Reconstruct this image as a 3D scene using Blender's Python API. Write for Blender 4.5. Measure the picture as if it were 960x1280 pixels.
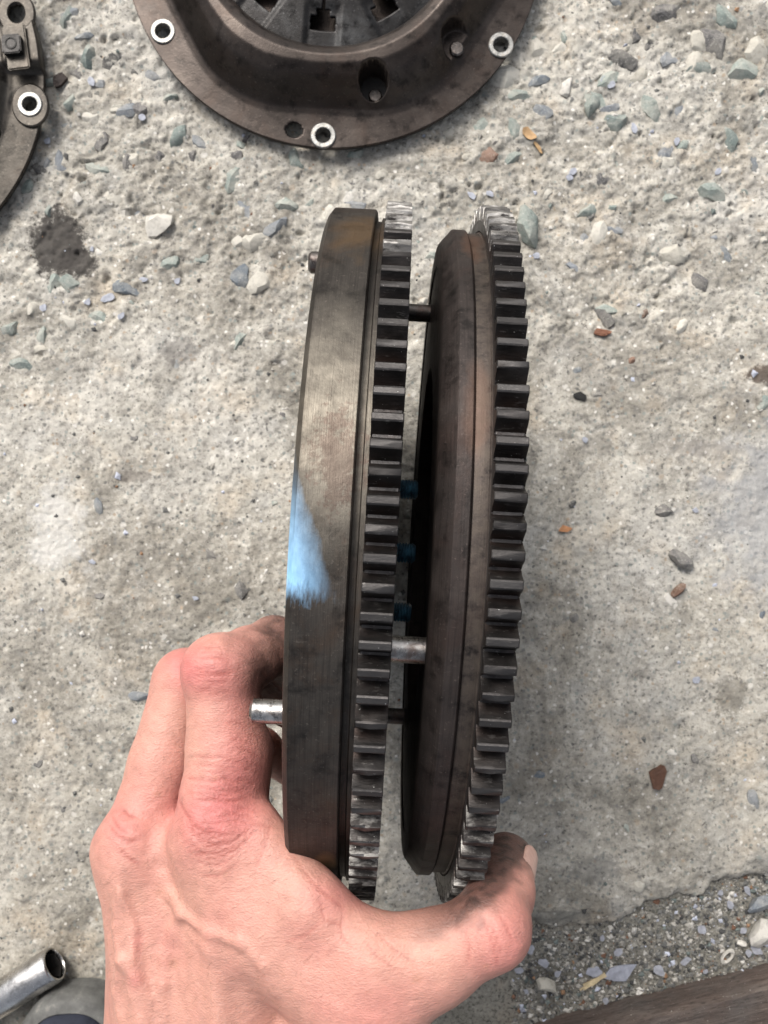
import bpy, bmesh, math, random
import numpy as np
from mathutils import Vector, Matrix, Euler

for o in list(bpy.data.objects):
    bpy.data.objects.remove(o, do_unlink=True)
scene = bpy.context.scene
COL = scene.collection
random.seed(7)
rng = np.random.default_rng(11)
R = math.radians

# ------------------------------------------------------------------ camera
CAM_H = 0.514           # metres above the concrete, looking straight down
FPX = 1086.0            # focal length in photo pixels (960 x 1280)
cam = bpy.data.cameras.new('camera')
cam.sensor_fit = 'VERTICAL'
cam.sensor_height = 4.89
cam.sensor_width = 3.67
cam.lens = 4.15
cam.clip_start = 0.01
cam.clip_end = 50
cam.dof.use_dof = True
cam.dof.focus_distance = 0.285
cam.dof.aperture_fstop = 4.2
cam_o = bpy.data.objects.new('camera', cam)
cam_o.location = (0, 0, CAM_H)
COL.objects.link(cam_o)
scene.camera = cam_o

# ------------------------------------------------------------------ light
SUN_EL, SUN_AZ = R(47), R(-30)      # azimuth from +Y towards +X
w = bpy.data.worlds.new('World')
scene.world = w
w.use_nodes = True
nt = w.node_tree
bg = nt.nodes['Background']
sky = nt.nodes.new('ShaderNodeTexSky')
sky.sky_type = 'NISHITA'
sky.sun_disc = False
sky.sun_elevation = SUN_EL
sky.sun_rotation = SUN_AZ
sky.dust_density = 6.0
sky.air_density = 1.0
sky.ozone_density = 1.0
hs = nt.nodes.new('ShaderNodeHueSaturation')
hs.inputs['Saturation'].default_value = 0.35
nt.links.new(sky.outputs[0], hs.inputs['Color'])
nt.links.new(hs.outputs[0], bg.inputs[0])
bg.inputs[1].default_value = 0.13
sun = bpy.data.lights.new('sun', 'SUN')
sun.energy = 2.0
sun.angle = R(26)
sun.color = (1.0, 0.95, 0.88)
sun_o = bpy.data.objects.new('sun', sun)
sdir = Vector((math.cos(SUN_EL) * math.sin(SUN_AZ), math.cos(SUN_EL) * math.cos(SUN_AZ), math.sin(SUN_EL)))
sun_o.rotation_euler = sdir.to_track_quat('Z', 'Y').to_euler()
sun_o.location = sdir * 3
COL.objects.link(sun_o)
scene.view_settings.view_transform = 'Standard'
scene.view_settings.look = 'None'
scene.view_settings.gamma = 1
scene.view_settings.use_curve_mapping = False
scene.view_settings.exposure = 0.52


# ------------------------------------------------------------------ helpers
def P(px, py, z=0.0):
    """photo pixel + height above the concrete -> world point"""
    d = CAM_H - z
    return Vector(((px - 480) * d / FPX, (640 - py) * d / FPX, z))


def tag(o, label=None, cat=None, group=None, kind=None):
    if label: o['label'] = label
    if cat: o['category'] = cat
    if group: o['group'] = group
    if kind: o['kind'] = kind
    return o


def mk(name, verts, faces, material=None, parent=None, smooth=True, sharp=None):
    me = bpy.data.meshes.new(name)
    if isinstance(verts, np.ndarray):
        verts = verts.tolist()
    if isinstance(faces, np.ndarray):
        faces = faces.tolist()
    me.from_pydata(verts, [], faces)
    me.update()
    if smooth:
        me.polygons.foreach_set('use_smooth', [True] * len(me.polygons))
        if sharp:
            me.set_sharp_from_angle(angle=R(sharp))
    if material: me.materials.append(material)
    o = bpy.data.objects.new(name, me)
    COL.objects.link(o)
    if parent: o.parent = parent
    return o


def mkbm(name, bm, material=None, parent=None, smooth=True, sharp=35):
    me = bpy.data.meshes.new(name)
    bmesh.ops.recalc_face_normals(bm, faces=bm.faces)
    bm.to_mesh(me)
    bm.free()
    if smooth:
        me.polygons.foreach_set('use_smooth', [True] * len(me.polygons))
        if sharp: me.set_sharp_from_angle(angle=R(sharp))
    if material: me.materials.append(material)
    o = bpy.data.objects.new(name, me)
    COL.objects.link(o)
    if parent: o.parent = parent
    return o


def share(name, me, parent=None, matrix=None):
    o = bpy.data.objects.new(name, me)
    COL.objects.link(o)
    if parent: o.parent = parent
    if matrix is not None: o.matrix_local = matrix
    return o


def empty(name, loc=(0, 0, 0), rot=(0, 0, 0)):
    o = bpy.data.objects.new(name, None)
    o.empty_display_size = 0.02
    o.location = loc
    o.rotation_euler = rot
    COL.objects.link(o)
    return o


def color_attr(o, cols, name='Col'):
    a = o.data.color_attributes.new(name, 'FLOAT_COLOR', 'POINT')
    c = np.ones((len(o.data.vertices), 4), np.float32)
    c[:, :cols.shape[1]] = cols
    a.data.foreach_set('color', c.ravel())


def lathe(name, prof, seg, material=None, parent=None, sharp=30, closed=True, axis='X', a0=0.0):
    """prof: list of (along axis, radius)"""
    pr = np.array(prof, float)
    n = len(pr)
    th = a0 + np.arange(seg) * 2 * math.pi / seg
    V = np.zeros((seg, n, 3))
    if axis == 'X':
        V[:, :, 0] = pr[None, :, 0]
        V[:, :, 1] = np.sin(th)[:, None] * pr[None, :, 1]
        V[:, :, 2] = np.cos(th)[:, None] * pr[None, :, 1]
    else:
        V[:, :, 2] = pr[None, :, 0]
        V[:, :, 0] = np.cos(th)[:, None] * pr[None, :, 1]
        V[:, :, 1] = np.sin(th)[:, None] * pr[None, :, 1]
    F = []
    m = n if closed else n - 1
    for i in range(seg):
        j = (i + 1) % seg
        for k in range(m):
            l = (k + 1) % n
            F.append((i * n + k, j * n + k, j * n + l, i * n + l))
    bm = bmesh.new()
    vs = [bm.verts.new(v) for v in V.reshape(-1, 3)]
    for f in F:
        bm.faces.new([vs[q] for q in f])
    bmesh.ops.remove_doubles(bm, verts=bm.verts, dist=1e-7)
    return mkbm(name, bm, material, parent, True, sharp)


# ---- numpy gradient noise
_perm = rng.permutation(256)
_perm = np.concatenate([_perm, _perm, _perm]).astype(np.int64)
_g3 = rng.normal(size=(256, 3))
_g3 /= np.linalg.norm(_g3, axis=1)[:, None]


def noise(p):
    p = np.asarray(p, float)
    i = np.floor(p).astype(np.int64)
    f = p - i
    u = f * f * f * (f * (f * 6 - 15) + 10)
    i &= 255
    out = 0
    for dx in (0, 1):
        wx = u[..., 0] if dx else 1 - u[..., 0]
        for dy in (0, 1):
            wy = u[..., 1] if dy else 1 - u[..., 1]
            for dz in (0, 1):
                wz = u[..., 2] if dz else 1 - u[..., 2]
                h = _perm[_perm[_perm[(i[..., 0] + dx) & 255] + ((i[..., 1] + dy) & 255)] + ((i[..., 2] + dz) & 255)]
                g = _g3[h]
                out = out + wx * wy * wz * (g[..., 0] * (f[..., 0] - dx) + g[..., 1] * (f[..., 1] - dy) + g[..., 2] * (f[..., 2] - dz))
    return out * 1.6


def fbm(p, octv=4, gain=0.5):
    s, a = 0, 1.0
    p = np.asarray(p, float)
    for k in range(octv):
        s = s + a * noise(p * (2.0 ** k) + 17.3 * k)
        a *= gain
    return s


def sstep(a, b, x):
    t = np.clip((x - a) / (b - a), 0, 1)
    return t * t * (3 - 2 * t)


# ------------------------------------------------------------------ materials
class NT:
    def __init__(s, name):
        s.m = bpy.data.materials.new(name)
        s.m.use_nodes = True
        s.t = s.m.node_tree
        s.b = s.t.nodes['Principled BSDF']
        s._tc = None

    def n(s, typ, **kw):
        x = s.t.nodes.new(typ)
        for k, v in kw.items(): setattr(x, k, v)
        return x

    def l(s, a, b): s.t.links.new(a, b)

    def put(s, sock, v):
        if isinstance(v, bpy.types.NodeSocket): s.l(v, sock)
        elif v is not None:
            if isinstance(v, (tuple, list)) and len(v) == 3 and sock.type == 'RGBA': v = (*v, 1)
            if isinstance(v, (int, float)) and sock.type == 'RGBA': v = (v, v, v, 1)
            sock.default_value = v

    def obj(s):
        if not s._tc: s._tc = s.n('ShaderNodeTexCoord')
        return s._tc.outputs['Object']

    def geo(s): return s.n('ShaderNodeNewGeometry').outputs['Position']

    def attr(s, name='Col'):
        return s.n('ShaderNodeVertexColor', layer_name=name).outputs['Color']

    def noise(s, vec, scale, detail=4, rough=0.55, dist=0.0, col=False):
        x = s.n('ShaderNodeTexNoise')
        s.put(x.inputs['Vector'], vec)
        x.inputs['Scale'].default_value = scale
        x.inputs['Detail'].default_value = detail
        x.inputs['Roughness'].default_value = rough
        x.inputs['Distortion'].default_value = dist
        return x.outputs['Color' if col else 'Fac']

    def voro(s, vec, scale, feature='F1', out='Distance'):
        x = s.n('ShaderNodeTexVoronoi', feature=feature)
        s.put(x.inputs['Vector'], vec)
        x.inputs['Scale'].default_value = scale
        return x.outputs[out]

    def ramp(s, fac, stops, interp='LINEAR'):
        x = s.n('ShaderNodeValToRGB')
        x.color_ramp.interpolation = interp
        els = x.color_ramp.elements
        while len(els) < len(stops): els.new(0.5)
        for e, (p, c) in zip(els, stops):
            e.position = p
            e.color = (c, c, c, 1) if isinstance(c, (int, float)) else (*c, 1)
        s.put(x.inputs[0], fac)
        return x.outputs[0]

    def mix(s, fac, a, b, mode='MIX'):
        x = s.n('ShaderNodeMix', data_type='RGBA', blend_type=mode)
        s.put(x.inputs[0], fac)
        s.put(x.inputs[6], a)
        s.put(x.inputs[7], b)
        return x.outputs[2]

    def math(s, op, a, b=None, c=None, clamp=False):
        x = s.n('ShaderNodeMath', operation=op, use_clamp=clamp)
        s.put(x.inputs[0], a)
        if b is not None: s.put(x.inputs[1], b)
        if c is not None: s.put(x.inputs[2], c)
        return x.outputs[0]

    def vmath(s, op, a, b=None):
        x = s.n('ShaderNodeVectorMath', operation=op)
        s.put(x.inputs[0], a)
        if b is not None: s.put(x.inputs[1], b)
        return x.outputs['Value' if op in ('LENGTH', 'DISTANCE', 'DOT_PRODUCT') else 'Vector']

    def blob(s, vec, c, rad, nz, amt=0.6, soft=0.35, nscale=60):
        """irregular patch round c with radii rad -> mask 0..1"""
        v = s.vmath('SUBTRACT', vec, tuple(c))
        v = s.vmath('MULTIPLY', v, tuple(1.0 / r for r in rad))
        d = s.vmath('LENGTH', v)
        k = s.math('MULTIPLY_ADD', nz, amt * 2, -amt)
        d = s.math('ADD', d, k)
        return s.ramp(d, [(max(0, 1 - soft), 1.0), (1.0, 0.0)]) if soft < 1 else s.ramp(d, [(0, 1.0), (1.0, 0.0)])

    def bump(s, h, strength=0.3, dist=0.001, prev=None):
        x = s.n('ShaderNodeBump')
        x.inputs['Strength'].default_value = strength
        x.inputs['Distance'].default_value = dist
        s.put(x.inputs['Height'], h)
        if prev: s.l(prev, x.inputs['Normal'])
        return x.outputs[0]

    def out(s, color=None, rough=None, metal=None, normal=None, spec=None, sss=None):
        b = s.b.inputs
        s.put(b['Base Color'], color)
        s.put(b['Roughness'], rough)
        s.put(b['Metallic'], metal)
        if normal is not None: s.l(normal, b['Normal'])
        if spec is not None: s.put(b['Specular IOR Level'], spec)
        return s.m

    def sep(s, vec):
        x = s.n('ShaderNodeSeparateXYZ')
        s.put(x.inputs[0], vec)
        return x.outputs


def m_concrete():
    t = NT('concrete')
    v = t.obj()
    big = t.noise(v, 9, 5, 0.6)
    mid = t.noise(v, 60, 6, 0.68, 0.5)
    md2 = t.noise(v, 140, 5, 0.66, 0.3)
    fine = t.noise(v, 420, 5, 0.75)
    c = t.ramp(big, [(0.3, (0.345, 0.322, 0.278)), (0.5, (0.40, 0.38, 0.333)), (0.7, (0.45, 0.435, 0.40))])
    c = t.mix(t.ramp(mid, [(0.28, 0.75), (0.49, 0.0)]), c, (0.25, 0.238, 0.215))
    c = t.mix(t.ramp(mid, [(0.54, 0.0), (0.72, 0.75)]), c, (0.58, 0.555, 0.50))
    c = t.mix(t.ramp(md2, [(0.32, 0.75), (0.47, 0.0)]), c, (0.21, 0.198, 0.18))
    c = t.mix(t.ramp(md2, [(0.55, 0.0), (0.68, 0.7)]), c, (0.60, 0.575, 0.52))
    c = t.mix(t.ramp(t.noise(v, 26, 4, 0.6), [(0.54, 0.0), (0.70, 0.5)]), c, (0.50, 0.42, 0.32))
    c = t.mix(t.ramp(t.noise(v, 33, 4, 0.6), [(0.55, 0.0), (0.70, 0.5)]), c, (0.36, 0.36, 0.345))
    c = t.mix(t.ramp(fine, [(0.33, 0.95), (0.46, 0.0)]), c, (0.10, 0.095, 0.088))
    c = t.mix(t.ramp(fine, [(0.57, 0.0), (0.72, 0.85)]), c, (0.66, 0.64, 0.60))
    blot = t.noise(v, 12, 7, 0.75, 1.0)
    c = t.mix(t.ramp(blot, [(0.40, 0.9), (0.53, 0.0)]), c, t.mix(1.0, c, (.60, .59, .575), 'MULTIPLY'))
    c = t.mix(t.ramp(blot, [(0.56, 0.0), (0.70, 0.45)]), c, (0.56, 0.535, 0.48))
    # sand grains and fine gravel of different rock, two sizes
    for sc_, lo, amt in ((380, .72, .75), (210, .90, .45)):
        vw = t.vmath('ADD', v, t.vmath('MULTIPLY', t.noise(v, sc_ * 1.3, 3, .6, 0, True), (.8 / sc_, .8 / sc_, 0)))
        vc = t.voro(vw, sc_, 'F1', 'Color')
        vd = t.voro(vw, sc_, 'F1', 'Distance')
        sc = t.sep(vc)
        gm = t.math('MULTIPLY', t.ramp(sc[0], [(lo, 0.0), (lo + .03, 1.0)]), t.ramp(vd, [(0.28, 1.0), (0.44, 0.0)]))
        gcol = t.ramp(sc[1], [(0.0, (0.08, 0.08, 0.08)), (0.12, (0.17, 0.17, 0.165)), (0.40, (0.21, 0.235, 0.225)), (0.72, (0.33, 0.26, 0.19)), (0.82, (0.68, 0.66, 0.62))], 'CONSTANT')
        c = t.mix(t.math('MULTIPLY', gm, amt), c, gcol)
    # the slab turns darker towards the plank, with an uneven border
    xyz = t.sep(v)
    nb = t.noise(v, 6, 4, 0.6)
    gr = t.math('ADD', xyz[1], t.math('MULTIPLY_ADD', nb, 0.16, -0.08))
    c = t.mix(t.math('MULTIPLY', t.ramp(t.math('MULTIPLY_ADD', gr, 1.6, 0.5), [(0.0, 0.75), (0.20, 0.48), (0.50, 0.0)]), 1.0), c, t.mix(.5, c, (0.40, 0.375, 0.325), 'MULTIPLY'))
    p = P(970, 640)
    c = t.mix(t.math('MULTIPLY', t.blob(v, (p.x, p.y, 0), (0.050, 0.062, 1), mid, 0.9, 0.5), 0.6), c, (0.27, 0.28, 0.295))
    edge = t.mix(.5, md2, fine)
    for (px, py, rx, ry, s, k) in ((72, 304, .018, .023, .94, (.055, .050, .046)), (96, 325, .012, .011, .92, (.055, .050, .046)),
                                   (958, 468, .013, .006, .85, (.07, .05, .04)), (165, 595, .014, .004, .5, (.18, .16, .14)),
                                   (870, 560, .03, .006, .4, (.22, .20, .18)), (745, 1088, .018, .010, .45, (.12, .12, .115)),
                                   (915, 870, .010, .014, .5, (.13, .12, .10)), (225, 440, .014, .010, .5, (.16, .15, .14)),
                                   (690, 1150, .03, .006, .5, (.12, .12, .11)), (745, 555, .012, .010, .5, (.2, .19, .17))):
        p = P(px, py)
        c = t.mix(t.math('MULTIPLY', t.blob(v, (p.x, p.y, 0), (rx, ry, 1), edge, 1.1, 0.25), s), c, k)
    p = P(75, 665)
    c = t.mix(t.math('MULTIPLY', t.blob(v, (p.x, p.y, 0), (.020, .028, 1), mid, 1.5, 0.5), .5), c, (.66, .65, .62))
    nrm = t.bump(mid, 0.35, 0.0016)
    nrm = t.bump(md2, 0.5, 0.0011, nrm)
    nrm = t.bump(fine, 0.8, 0.0008, nrm)
    return t.out(c, 0.93, 0.0, nrm, 0.25)


def m_dirt():
    t = NT('dirt')
    v = t.obj()
    a = t.noise(v, 35, 5, 0.6)
    f = t.noise(v, 500, 5, 0.7)
    c = t.ramp(a, [(0.3, (0.15, 0.142, 0.12)), (0.55, (0.23, 0.22, 0.19)), (0.75, (0.27, 0.24, 0.195))])
    c = t.mix(t.ramp(f, [(0.36, 0.8), (0.5, 0.0)]), c, (0.05, 0.048, 0.045))
    c = t.mix(t.ramp(f, [(0.58, 0.0), (0.72, 0.7)]), c, (0.36, 0.35, 0.32))
    n = t.bump(f, 0.9, 0.0014)
    return t.out(c, 0.95, 0.0, n, 0.2)


def m_attr(name, rough=0.85, bump=0.3, spec=0.3, scale=700, dust=0.0):
    """colour from the mesh's own colour attribute"""
    t = NT(name)
    v = t.obj()
    f = t.noise(v, scale, 4, 0.65)
    c = t.mix(0.6, t.attr(), t.ramp(f, [(0.3, 0.35), (0.7, 1.0)]), 'MULTIPLY')
    if dust:
        c = t.mix(t.ramp(t.noise(v, 160, 4, 0.6), [(0.45, 0.0), (0.65, dust)]), c, (0.42, 0.40, 0.35))
    return t.out(c, rough, 0.0, t.bump(f, bump, 0.0006), spec)


def m_stone(name, c0, c1, dust=0.55, edge=(0.47, 0.445, 0.39)):
    t = NT(name)
    oi = t.n('ShaderNodeObjectInfo')
    v = t.vmath('ADD', t.obj(), t.vmath('MULTIPLY', oi.outputs['Location'], (13, 13, 13)))
    g = t.geo()
    c = t.mix(oi.outputs['Random'], c0, c1)
    f = t.noise(g, 300, 5, 0.7)
    c = t.mix(t.ramp(f, [(0.35, 0.5), (0.5, 0.0)]), c, tuple(x * 0.45 for x in c0))
    c = t.mix(t.ramp(t.noise(g, 95, 5, 0.65, 0.5), [(0.42, 0.0), (0.60, dust)]), c, edge)
    c = t.mix(t.ramp(t.noise(g, 900, 3, 0.6), [(0.55, 0.0), (0.7, 0.4)]), c, (0.5, 0.49, 0.45))
    return t.out(c, 0.85, 0.0, t.bump(f, 0.6, 0.0012), 0.3)


def m_steel(name, dark, mid, lite, rust, rust_amt=0.5, rough=(0.35, 0.6), metal=0.75, lines=0.0, extra=None, scale=1.0):
    t = NT(name)
    v = t.obj()
    a = t.noise(v, 28 * scale, 6, 0.62, 0.3)
    b = t.noise(v, 120 * scale, 5, 0.65)
    f = t.noise(v, 900, 3, 0.6)
    c = t.ramp(a, [(0.3, dark), (0.52, mid), (0.72, lite)])
    c = t.mix(t.math('MULTIPLY', t.ramp(t.noise(v, 40 * scale, 6, 0.7, 0.6), [(0.48, 0.0), (0.66, 1.0)]), rust_amt), c, rust)
    c = t.mix(t.ramp(b, [(0.33, 0.7), (0.48, 0.0)]), c, tuple(x * 0.4 for x in dark))
    c = t.mix(t.ramp(f, [(0.62, 0.0), (0.72, 0.35)]), c, tuple(min(1, x * 2.2) for x in lite))
    rg = t.ramp(b, [(0.3, rough[0]), (0.7, rough[1])])
    scr = t.noise(t.vmath('MULTIPLY', t.vmath('ADD', v, t.vmath('MULTIPLY', t.noise(v, 60, 2, .5, 0, True), (.01, .01, .01))), (1, 14, 3)), 130, 3, .6)
    c = t.mix(t.ramp(scr, [(.68, 0.0), (.72, .45)]), c, tuple(min(1, x * 1.7) for x in lite))
    nrm = t.bump(b, 0.12, 0.001)
    nrm = t.bump(f, 0.18, 0.0004, nrm)
    if lines:
        x = t.sep(v)[0]
        ln2 = t.noise(t.vmath('MULTIPLY', v, (1, 0.02, 0.02)), 2600, 2, 0.5)
        nrm = t.bump(ln2, lines, 0.00010, nrm)
        c = t.mix(t.math('MULTIPLY', t.ramp(ln2, [(0.35, 1.0), (0.55, 0.0)]), 0.35), c, tuple(q * 0.6 for q in dark))
    mt = metal
    if extra:
        c, rg, mt = extra(t, v, c, rg, metal, a, b, f)
    return t.out(c, rg, mt, nrm, 0.4)


def leftbody_extra(t, v, c, rg, metal, a, b, f):
    # v: wheel axis x, centre at (0,0,0); points on the rim given by angle from +z towards +y
    def rp(x, deg, r=0.1365): return (x, r * math.sin(R(deg)), r * math.cos(R(deg)))
    nz = t.noise(v, 45, 5, 0.65, 0.8)
    # bare dull grey-tan steel on the upper rim
    m = t.blob(v, rp(-.016, 17), (.020, .050, .06), nz, 0.35, 0.75)
    c = t.mix(t.math('MULTIPLY', m, 0.8), c, t.ramp(t.noise(v, 150, 5, 0.65), [(.35, (.115, .103, .085)), (.6, (.215, .194, .160))]))
    m2 = t.blob(v, rp(-.012, 52), (.012, .016, .03), nz, 0.8, 0.6)
    c = t.mix(t.math('MULTIPLY', m2, 0.6), c, (.16, .10, .05))
    # purple-brown rust islands
    m3 = t.blob(v, rp(-.013, 12), (.008, .015, .06), t.noise(v, 210, 6, 0.8, 0.2), 2.6, 0.4)
    c = t.mix(t.math('MULTIPLY', m3, 0.5), c, (.070, .042, .034))
    # light blue paint
    blv = t.noise(t.vmath('MULTIPLY', v, (1, .35, .35)), 300, 5, 0.65)
    s3 = t.sep(v)
    nsx = t.math('MULTIPLY_ADD', blv, .005, -.0025)
    lim = t.math('MULTIPLY_ADD', t.math('SUBTRACT', .0205, s3[1]), .36, -.0252)
    lim = t.math('ADD', lim, nsx)
    m4 = t.ramp(t.math('MULTIPLY_ADD', t.math('SUBTRACT', lim, s3[0]), 1 / .011, .3), [(0, 0.0), (1, 1.0)])
    nsy = t.noise(t.vmath('MULTIPLY', v, (1, .25, .25)), 500, 4, .7)
    m5 = t.ramp(t.math('MULTIPLY_ADD', t.math('ADD', s3[1], t.math('MULTIPLY_ADD', nsy, .014, .005)), 1 / .006, .0), [(0, 0.0), (1, 1.0)])
    mm = t.math('MULTIPLY', t.math('MULTIPLY', m4, m5), t.math('GREATER_THAN', s3[2], .05))
    c = t.mix(t.math('MULTIPLY', mm, 0.92), c, t.ramp(blv, [(.3, (.22, .46, .74)), (.65, (.34, .61, .90))]))
    # bronze smudge low down
    m6 = t.blob(v, rp(-.012, -47), (.004, .006, .03), nz, 0.5, 0.5)
    c = t.mix(t.math('MULTIPLY', m6, 0.5), c, (.25, .17, .09))
    mt = t.math('MULTIPLY', t.math('SUBTRACT', 1.0, mm), metal)
    rg = t.mix(mm, rg, 0.5)
    return c, rg, mt


def rightbody_extra(t, v, c, rg, metal, a, b, f):
    def rp(x, deg, r=0.129): return (x, r * math.sin(R(deg)), r * math.cos(R(deg)))
    nz = t.noise(v, 45, 5, 0.65, 0.8)
    # rust-free rub band on the shoulder ring
    xs = t.sep(v)[0]
    band = t.math('MULTIPLY', t.math('GREATER_THAN', xs, -.0092), t.ramp(t.noise(v, 240, 5, .7), [(.35, 0.0), (.6, 1.0)]))
    c = t.mix(t.math('MULTIPLY', band, 0.6), c, (.095, .078, .064))
    for deg, s in ((58, .5), (20, .3)):
        m = t.blob(v, rp(-.009, deg), (.005, .02, .03), nz, 0.9, 0.5)
        c = t.mix(t.math('MULTIPLY', m, s), c, (.13, .07, .045))
    return c, rg, metal


M = {}
M['concrete'] = m_concrete()
M['dirt'] = m_dirt()
M['body_l'] = m_steel('flywheel_steel', (.032, .029, .027), (.060, .053, .047), (.092, .081, .070), (.075, .046, .030), 0.5, (.42, .62), .8, .5, leftbody_extra)
M['body_r'] = m_steel('flywheel_brown_steel', (.024, .021, .020), (.048, .039, .036), (.075, .060, .054), (.050, .031, .026), 0.5, (.45, .65), .7, .25, rightbody_extra)
M['gear'] = m_steel('ring_gear_steel', (.028, .026, .026), (.055, .052, .052), (.10, .095, .095), (.050, .030, .024), 0.4, (.34, .55), .8, 0, None, 2.0)
M['pin'] = m_steel('pin_steel', (.22, .21, .20), (.38, .37, .36), (.55, .54, .52), (.10, .05, .03), 0.7, (.2, .42), 1.0, 0, None, 3.0)
M['pin_dark'] = m_steel('dark_pin_steel', (.04, .037, .035), (.09, .08, .075), (.2, .19, .18), (.08, .04, .03), 0.5, (.3, .5), .9, 0, None, 3.0)
M['blue_lock'] = m_steel('blue_thread_compound', (.03, .05, .07), (.06, .16, .25), (.10, .34, .50), (.02, .02, .02), 0.5, (.4, .6), .1, 0, None, 3.0)
M['cover'] = m_steel('clutch_cover_steel', (.024, .0195, .017), (.042, .034, .030), (.074, .061, .053), (.048, .030, .022), 0.35, (.28, .46), .75, 0, None, 1.0)
M['cover2'] = m_steel('worn_cover_steel', (.030, .027, .024), (.058, .052, .045), (.10, .09, .078), (.05, .038, .03), 0.35, (.32, .52), .75, 0, None, 1.2)
M['spring'] = m_steel('spring_steel', (.014, .0135, .013), (.027, .026, .026), (.062, .063, .064), (.024, .020, .018), 0.35, (.3, .5), .8, 0, None, 1.5)
M['zinc'] = m_steel('bright_sleeve', (.13, .13, .125), (.29, .29, .28), (.46, .46, .45), (.18, .14, .09), 0.5, (.34, .52), .8, 0, None, 3.0)
M['chrome'] = m_steel('chrome', (.40, .39, .38), (.55, .54, .53), (.66, .65, .64), (.4, .38, .34), 0.2, (.18, .30), 1.0, 0, None, 1.5)
M['black'] = m_steel('black_oxide', (.012, .012, .012), (.022, .021, .02), (.04, .038, .036), (.03, .02, .015), 0.3, (.5, .7), .3)
M['grit'] = m_attr('grit', 0.9, 0.3)
M['flake'] = m_attr('loose_bits', 0.7, 0.25, 0.3, 260)
M['st_green'] = m_stone('green_grey_stone', (.15, .185, .175), (.25, .285, .26), .38)
M['st_blue'] = m_stone('blue_grey_stone', (.12, .14, .16), (.21, .225, .245), .28)
M['st_beige'] = m_stone('beige_stone', (.36, .34, .29), (.50, .48, .43), .5)
M['st_dark'] = m_stone('dark_stone', (.07, .07, .07), (.13, .125, .125), .3)
M['st_brown'] = m_stone('brown_stone', (.11, .07, .05), (.24, .13, .09), .15)
M['st_white'] = m_stone('white_stone', (.46, .44, .40), (.56, .54, .50), .3)


# ------------------------------------------------------------------ concrete slab
EDGE = [(300, 1560), (480, 1300), (560, 1225), (625, 1160), (660, 1155), (690, 1171), (740, 1166), (790, 1150), (823, 1137), (873, 1127), (907, 1110),
        (957, 1103), (1100, 1050), (1500, 930), (2600, 600), (6000, -400)]
EDGE_W = np.array([[P(a, b).x, P(a, b).y] for a, b in EDGE])


def edge_dist(x, y):
    """signed distance to the slab's broken lower edge, positive on the slab"""
    best = np.full(x.shape, 1e9)
    sgn = np.ones(x.shape)
    for a, b in zip(EDGE_W[:-1], EDGE_W[1:]):
        dx, dy = b - a
        L2 = dx * dx + dy * dy
        t = np.clip(((x - a[0]) * dx + (y - a[1]) * dy) / L2, 0, 1)
        ex, ey = x - (a[0] + t * dx), y - (a[1] + t * dy)
        d = np.hypot(ex, ey)
        cr = dx * (y - a[1]) - dy * (x - a[0])
        m = d < best
        best[m] = d[m]
        sgn[m] = np.sign(cr[m])
    return best * sgn


def slab_h(x, y):
    p = np.stack([x, y, np.zeros_like(x)], -1)
    cr = sstep(0.06, 0.15, y + 0.06 * noise(p * 11 + 3)) * 0.62 + 0.36      # coarser towards the clutch cover
    h = 0.0014 * fbm(p * 9, 3)
    h = h + cr * (0.0016 * fbm(p * 48 + 5, 3) + 0.0010 * fbm(p * 150 + 9, 3, .75)) + .00036 * fbm(p * 330 + 2, 2, .8)
    # lumps of cement standing proud, ragged hollows between
    lump = fbm(p * 34 + 90, 5, .62)
    h = h + cr * 0.0014 * (sstep(.02, .26, lump) - .5)
    pits = noise(p * 70 + 40) + 0.6 * noise(p * 190 + 31) + .35 * noise(p * 420 + 11)
    h = h - cr * 0.0030 * sstep(0.60, 0.95, pits)
    fp = noise(p * 260 + 77) + .5 * noise(p * 520 + 5)
    h = h - .0009 * sstep(.62, .85, fp)
    crk = np.abs(fbm(p * np.array([16, 24, 1]) + 71, 4, .6))
    h = h - (.15 + cr) * 0.0015 * (1 - sstep(0.0, 0.05, crk)) * sstep(0.1, 0.4, noise(p * 18 + 55))
    return h - 0.0005


def axis_pts(lo, hi, step, far):
    mid = np.arange(lo, hi + step / 2, step)
    out, s, c = [], step, hi
    while c < far:
        s *= 1.18
        c += s
        out.append(c)
    o2, s, c = [], step, lo
    while c > -far:
        s *= 1.18
        c -= s
        o2.append(c)
    return np.concatenate([o2[::-1], mid, out])


gx = axis_pts(-0.245, 0.245, 0.00105, 1.6)
gy = axis_pts(-0.325, 0.325, 0.00105, 1.6)
GX, GY = np.meshgrid(gx, gy, indexing='ij')
H = slab_h(GX, GY)
ED = edge_dist(GX, GY)
pp = np.stack([GX, GY, 0 * GX], -1)
edn = ED + 0.004 * noise(pp * 60 + 8) + 0.0025 * noise(pp * 190 + 2)
H = H - 0.005 * sstep(0.016, 0.0, edn) - 0.022 * sstep(0.004, -0.004, edn)
nx, ny = GX.shape
ids = np.arange(nx * ny).reshape(nx, ny)
F = np.stack([ids[:-1, :-1], ids[1:, :-1], ids[1:, 1:], ids[:-1, 1:]], -1).reshape(-1, 4)
slab = mk('concrete_ground', np.stack([GX, GY, H], -1).reshape(-1, 3), F, M['concrete'])
tag(slab, kind='structure')


def ground_at(x, y):
    x, y = np.array([float(x)]), np.array([float(y)])
    h = slab_h(x, y)[0]
    e = edge_dist(x, y)[0]
    return h if e > 0.006 else -0.0095


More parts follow.
